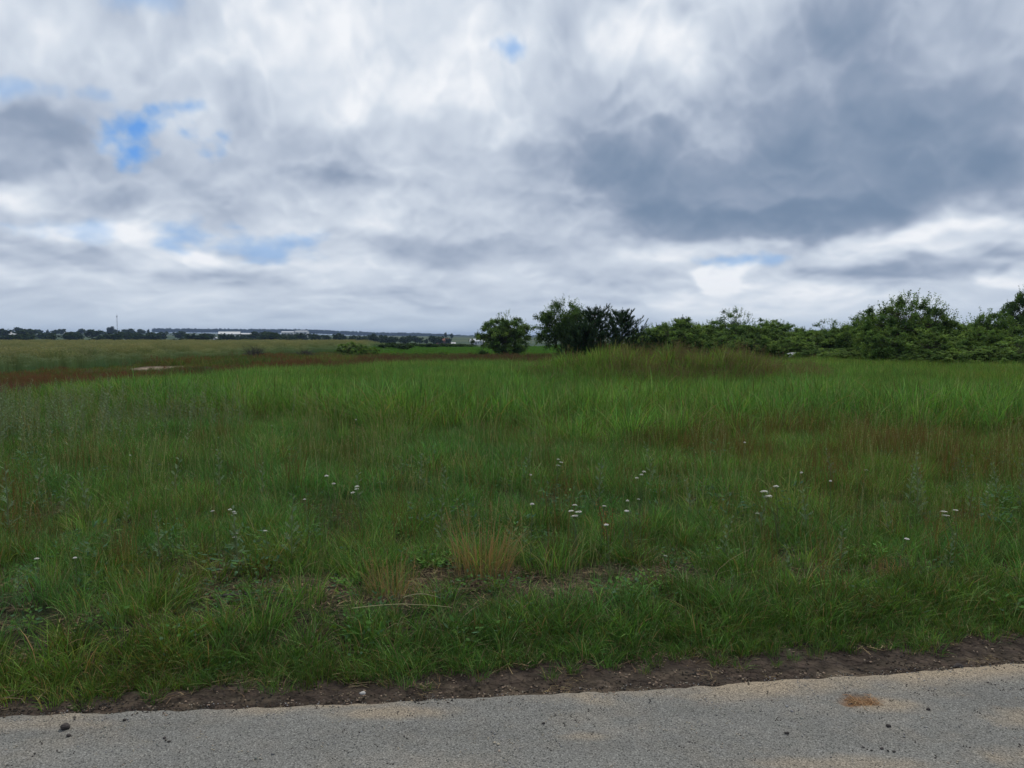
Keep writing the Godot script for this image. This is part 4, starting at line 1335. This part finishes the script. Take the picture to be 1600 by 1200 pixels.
# ---- wild plants that can be told apart
const YARROW := [
	[-2.02, 5.53, 0.34, 3], [-1.88, 5.18, 0.23, 1], [-1.87, 5.12, 0.22, 1], [-1.59, 4.96, 0.37, 1], [-1.67, 5.20, 0.24, 1], [-1.44, 5.42, 0.42, 1], [-1.17, 6.02, 0.42, 3],
	[-1.47, 6.17, 0.47, 1], [-0.27, 6.25, 0.44, 1], [-1.37, 6.03, 0.43, 1], [1.05, 6.27, 0.48, 3], [0.38, 7.00, 0.45, 3], [0.16, 6.12, 0.47, 1], [0.46, 5.31, 0.36, 3],
	[0.63, 5.40, 0.37, 1], [0.64, 4.97, 0.34, 1], [0.95, 4.65, 0.24, 1], [2.00, 5.66, 0.47, 3], [1.85, 5.65, 0.45, 1], [1.64, 5.18, 0.37, 1], [2.50, 5.95, 0.46, 1],
	[3.20, 5.47, 0.33, 3], [2.87, 6.29, 0.47, 1], [0.73, 5.17, 0.46, 1], [0.85, 5.31, 0.44, 1], [0.92, 5.37, 0.42, 1], [0.85, 5.24, 0.38, 1], [0.80, 5.40, 0.36, 1],
	[0.25, 5.22, 0.46, 1], [0.12, 5.13, 0.47, 1], [0.45, 5.48, 0.37, 1], [-2.79, 4.47, 0.26, 1], [-2.71, 4.71, 0.22, 1], [-1.24, 4.31, 0.25, 1], [-2.05, 10.20, 0.45, 1],
	[-2.98, 9.25, 0.48, 1], [-3.66, 7.19, 0.47, 1], [-3.23, 8.49, 0.43, 1], [-3.05, 8.27, 0.43, 1], [2.57, 8.54, 0.43, 1], [2.38, 6.37, 0.48, 1], [-2.06, 5.32, 0.36, 1],
	[2.59, 5.08, 0.24, 1],
]
const MUGWORT := [
	[-2.41, 5.19, 0.42], [-3.93, 6.67, 0.40], [-3.67, 6.60, 0.45], [-3.19, 6.27, 0.30], [-1.52, 5.22, 0.50], [-1.81, 5.01, 0.45], [-0.53, 5.69, 0.42], [-2.01, 4.52, 0.22],
	[2.28, 5.87, 0.42], [1.45, 5.22, 0.36], [2.23, 5.14, 0.34], [2.92, 5.07, 0.30], [1.94, 5.97, 0.40], [1.45, 7.83, 0.50], [3.29, 7.83, 0.45], [0.79, 6.96, 0.50],
	[-0.89, 7.52, 0.42], [-4.01, 6.06, 0.60], [-2.77, 7.23, 0.50], [-3.22, 7.23, 0.50], [-4.50, 7.23, 0.50], [-0.61, 7.23, 0.40], [-2.36, 7.23, 0.40], [1.80, 4.94, 0.25],
	[1.34, 4.57, 0.20], [2.92, 5.87, 0.34], [1.53, 6.48, 0.40], [0.13, 7.83, 0.40], [-1.41, 6.96, 0.40], [-2.91, 4.46, 0.25], [-1.40, 4.46, 0.16], [3.63, 6.96, 0.45],
	[4.45, 6.96, 0.45],
]


func yarrow_shape(heads: int, tall: float) -> Array:
	var stem := Shape.new()
	var head := Shape.new()
	var leaves := Shape.new()
	var green := Color(0.085, 0.125, 0.055)
	for h in heads:
		var a := rr(0, TAU)
		var off := Vector3(cos(a), 0, sin(a)) * (0.0 if h == 0 else rr(0.03, 0.07))
		var top := off + Vector3(rr(-0.02, 0.02), tall * (1.0 - 0.07 * h), rr(-0.02, 0.02))
		stem.tube([Vector3(0, -0.03, 0), off * 0.4 + Vector3.UP * tall * 0.55, top], [0.0026, 0.0022, 0.0016], 4, Color(0.17, 0.215, 0.105))
		var wide := rr(0.014, 0.022) * (1.1 if heads > 1 else 0.7)
		for k in 26:
			var t := sqrt((k + 0.5) / 26.0)
			var b := k * 2.4
			var at := top + Vector3(cos(b) * t * wide, 0.012 - t * t * 0.006 + rr(-0.002, 0.002), sin(b) * t * wide)
			if k % 3 == 0: stem.tri(top - Vector3.UP * 0.015, top - Vector3.UP * 0.013, at, green)
			# a floret: five short rays round a disc
			var col := vary(Color(0.58, 0.57, 0.52), 0.10)
			for q in 5:
				var c := TAU * q / 5.0 + k
				var d2 := Vector3(cos(c), 0.12, sin(c))
				head.leaf(at, d2.normalized(), Vector3.UP, 0.0055, 0.0048, col)
	for k in 15:
		var t := 0.05 + 0.8 * k / 15.0
		var a := k * 2.4
		var out := Vector3(cos(a), rr(0.5, 1.0), sin(a)).normalized()
		var at := Vector3(0, tall * t, 0)
		var long := lerpf(0.09, 0.03, t)
		var flat := (Vector3.UP - out * out.y).normalized()
		leaves.leaf(at, out, flat, long, long * 0.09, green)
		for j in 5:
			for sg in [-1.0, 1.0]:
				leaves.leaf(at + out * long * (0.2 + 0.15 * j), (out * 0.5 + out.cross(flat) * sg).normalized(), flat, long * 0.2, long * 0.05, vary(green, 0.2))
	return [stem.mesh(), head.mesh(), leaves.mesh()]

func make_wild_plants():
	var ones := []
	var threes := []
	for k in 4: ones.append(yarrow_shape(1, 0.4))
	for k in 2: threes.append(yarrow_shape(3, 0.4))
	for k in YARROW.size():
		var y: Array = YARROW[k]
		if y[3] == 1 and k % 5 == 3: continue
		var s: Array = threes[k % 2] if y[3] == 3 else ones[k % 4]
		var o := thing("yarrow", at_ground(y[0], y[1]) + Vector3.UP * 0.03, rr(0, TAU))
		part("stem", s[0], mat_leaf, o)
		part("flower_head", s[1], mat_petal, o)
		part("leaves", s[2], mat_leaf, o)
		var k2: float = y[2] / 0.4
		var fat := rr(0.65, 1.15)
		o.scale = Vector3(fat, k2, fat)
		o.rotation.x = rr(-0.15, 0.15)
		o.rotation.z = rr(-0.15, 0.15)
		if y[3] == 3: tag(o, "yarrow with several broad white flower heads in the rough grass", "yarrow", "many-headed yarrow plants")
		else: tag(o, "yarrow with one small white flower head in the rough grass", "yarrow", "single-headed yarrow plants")
	var kinds := []
	for k in 6: kinds.append(mugwort_shape(0.45))
	for k in MUGWORT.size():
		var m: Array = MUGWORT[k]
		var o := thing("mugwort", at_ground(m[0], m[1]), rr(0, TAU))
		part("stem", kinds[k % 6][0], mat_leaf, o)
		part("leaves", kinds[k % 6][1], mat_leaf, o)
		o.scale = Vector3.ONE * m[2] * 1.05 / 0.45
		tag(o, "grey green mugwort standing upright in the rough grass" if m[2] >= 0.3 else "short young mugwort near the grass verge", "mugwort", "tall mugwort plants" if m[2] >= 0.3 else "short mugwort plants")
	# clumps of dry orange-brown grass
	var dry := Color(0.345, 0.215, 0.115)
	for p in [[-0.19, 5.05, 0.20, 0.50, 200, "larger clump of dry orange brown grass at the edge of the open soil"], [-0.72, 4.62, 0.15, 0.32, 120, "smaller clump of dry orange brown grass on the open soil"], [2.42, 4.95, 0.13, 0.2, 80, "low clump of dry rust brown grass above the verge"]]:
		var o := thing("dry_grass_clump", at_ground(p[0], p[1]))
		var s := Shape.new()
		var seeds := Shape.new()
		for k in p[4]:
			var a := rr(0, TAU)
			var r: float = p[2] * sqrt(rng.randf())
			var at := Vector3(cos(a) * r, -0.01, sin(a) * r * 0.8)
			var col := vary(dry if rng.randf() < 0.55 else Color(0.30, 0.24, 0.13), 0.25)
			if k % 3 == 0: plume(seeds, at, rr(0.55, 1.05) * p[3], Vector3(cos(a), 0, sin(a)) * rr(0.0, 0.35), 0.10, 0.008, 12, 0.0042, col, vary(dry, 0.2))
			else: s.blade(at, a, rr(0, TAU), rr(0.4, 0.95) * p[3], 0.0034, rr(0.05, 0.7), 4, col)
		part("blades", s.mesh(), mat_grass, o).set_meta("kind", "stuff")
		part("seed_heads", seeds.mesh(), mat_grass, o).set_meta("kind", "stuff")
		tag(o, p[5], "dry grass")
	# leafy weed by the open soil
	for p in [[0.83, 4.72, 0.17, 0.16, "bushy fresh green weed beside the open soil"], [-1.05, 4.85, 0.12, 0.12, "small leafy green weed near the fallen stick"], [-0.55, 5.25, 0.15, 0.14, "leafy green weed behind the smaller dry grass clump"], [2.5, 5.35, 0.14, 0.16, "pale green weed in the rough grass above the verge"]]:
		var o := thing("leafy_weed", at_ground(p[0], p[1]))
		var s := Shape.new()
		var st := Shape.new()
		for k in 16:
			var a := k * 2.4
			var out := Vector3(cos(a) * p[2], p[3] * rr(0.5, 1.1), sin(a) * p[2]) * rr(0.5, 1.0)
			st.tube([Vector3(0, -0.02, 0), out * 0.5 + Vector3.UP * 0.02, out], [0.003, 0.002, 0.001], 3, Color(0.08, 0.11, 0.04))
			for j in 13:
				var t := 0.25 + 0.75 * j / 13.0
				var b := j * 2.4
				var al := (out.normalized() * 0.4 + Vector3(cos(b), rr(0.0, 0.6), sin(b))).normalized()
				s.leaf(out * t, al, (Vector3.UP + Vector3(rr(-0.3, 0.3), 0, rr(-0.3, 0.3))).normalized(), rr(0.03, 0.05), rr(0.014, 0.02), vary(FRESH, 0.25))
		part("stems", st.mesh(), mat_leaf, o)
		part("leaves", s.mesh(), mat_leaf, o)
		tag(o, p[4], "weed")
	# sorrel stalk with rust-coloured seeds among the yarrow
	var so := thing("sorrel_stalk", at_ground(0.70, 5.5))
	var st := Shape.new()
	var sd := Shape.new()
	for k in 4:
		var top := Vector3(rr(-0.08, 0.08), rr(0.34, 0.46), rr(-0.06, 0.06))
		st.tube([Vector3(0, -0.02, 0), top * 0.6, top], [0.003, 0.0025, 0.0015], 4, Color(0.20, 0.10, 0.05))
		for j in 46:
			var t := rr(0.45, 1.0)
			sd.leaf(top * t + Vector3(rr(-1, 1), 0, rr(-1, 1)) * 0.02, Vector3(rr(-1, 1), rr(-0.5, 1), rr(-1, 1)).normalized(), Vector3.UP, 0.011, 0.008, vary(Color(0.34, 0.155, 0.065), 0.3))
	part("stems", st.mesh(), mat_leaf, so)
	part("seed_heads", sd.mesh(), mat_leaf, so)
	tag(so, "rust orange seeding sorrel among the white yarrow", "sorrel")

var mat_petal: StandardMaterial3D

func make_small_things():
	# fallen stick and straws
	for p in [[Vector3(-1.82, 0.03, -4.56), Vector3(-1.24, 0.035, -4.58), 0.010, Color(0.10, 0.085, 0.075), "stick", "dark fallen stick lying on the open soil", 0.02],
			[Vector3(-0.87, 0.13, -4.10), Vector3(-0.33, 0.12, -4.14), 0.0028, Color(0.36, 0.34, 0.17), "straw", "longer yellow straw lying across the verge grass", 0.02],
			[Vector3(-0.62, 0.12, -4.30), Vector3(-0.42, 0.13, -4.28), 0.0028, Color(0.36, 0.32, 0.18), "straw", "shorter yellow straw lying behind the longer straw", 0.02]]:
		var s := Shape.new()
		var pts := []
		var rad := []
		for k in 7:
			var t := k / 6.0
			pts.append(p[0].lerp(p[1], t) + Vector3(0, sin(t * PI) * p[6] + rr(-0.5, 0.5) * p[2], rr(-1, 1) * p[2] * 1.5))
			rad.append(p[2] * (1.0 - 0.5 * t))
		s.tube(pts, rad, 6, p[3])
		if p[4] == "stick": s.tube([pts[3], pts[3] + Vector3(0.12, 0.03, 0.05)], [0.006, 0.002], 5, p[3])
		tag(part(p[4], s.mesh(), mat_bark, self), p[5], p[4])
	# clods and pebbles: x, distance, size, tone, label
	for p in [[-1.83, 3.06, 0.035, 0, "large dark clod lying on the asphalt"], [-1.78, 3.0, 0.016, 0, "small dark clod beside the large dark clod"], [-1.62, 3.13, 0.013, 0, "dark crumb on the asphalt near the grassy end of the soil strip"],
			[-0.68, 3.41, 0.020, 1, "whitish pebble at the broken edge of the asphalt"], [-0.39, 4.91, 0.026, 1, "pale pebble on the open soil by the dry grass"],
			[0.13, 3.1, 0.011, 0, "single dark crumb on clean asphalt"], [1.79, 3.22, 0.014, 0, "dark crumb beside the rusty litter patch"], [1.55, 3.08, 0.016, 0, "dark clod between the litter patch and the sand drift"], [1.11, 3.02, 0.014, 0, "flat dark crumb on the sandy asphalt"],
			[2.18, 3.66, 0.040, 0, "dark broken lump of asphalt at the sandy road edge"], [1.62, 3.60, 0.026, 0, "brown clod on the sandy road edge"], [1.40, 3.57, 0.020, 0, "small brown clod next to another on the sandy road edge"], [2.60, 3.74, 0.028, 0, "brown lump on the soil strip past the broken asphalt lump"], [0.32, 3.47, 0.012, 1, "tiny pale pebble on the soil strip"]]:
		var s := Shape.new()
		var c: Color = Color(0.055, 0.05, 0.045) if p[3] == 0 else Color(0.55, 0.52, 0.47)
		s.stone(Vector3.ZERO, Vector3(p[2] * 1.3, p[2] * 0.75, p[2]), rng, c)
		var off: float = road_edge(p[0]) - p[1]
		var o := part("clod" if p[3] == 0 else "pebble", s.mesh(), mat_plain, self)
		o.position = Vector3(p[0], (road_height(p[0], p[1]) if off > 0.0 else land(p[0], -p[1])) + p[2] * 0.25, -p[1])
		tag(o, p[4], "clod" if p[3] == 0 else "pebble")
	# pale stones dumped at the foot of the boundary
	for p in [[17.3, 47.5, 0.75, 0.26, 0.62, "whitish stone lying in the grass before the boundary bushes"], [15.0, 50.0, 0.5, 0.3, 0.3, "grey stone beside the whitish stone in the grass"], [13.6, 49.0, 0.45, 0.25, 0.3, "smaller grey stone in the grass beyond the mound"]]:
		var s := Shape.new()
		s.stone(Vector3.ZERO, Vector3(p[2], p[3] * 1.6, p[2] * 0.7), rng, Color(p[4], p[4] * 0.98, p[4] * 0.93))
		var o := part("field_stone", s.mesh(), mat_plain, self)
		o.position = at_ground(p[0], p[1]) + Vector3.UP * 0.42
		tag(o, p[5], "stone")
	# rusty litter gathered in the hollow of the road
	var bits := []
	for k in 70:
		var x := rr(1.40, 1.66)
		var d := rr(3.22, 3.40)
		if pit(x, d) > 0.45: bits.append([Transform3D(Basis(Vector3.UP, rr(0, TAU)).scaled(Vector3.ONE * rr(0.3, 0.6)), Vector3(x, road_height(x, d), -d)), tint(rr(0.7, 1.2))])
	strew("rusty_litter", "rust brown dry litter in a hollow of the asphalt", "litter", [litter_tuft(20, 0.06, 0.07, [[Color(0.26, 0.13, 0.05), 0.7], [Color(0.36, 0.24, 0.12), 0.3]])], mat_plain, bits)
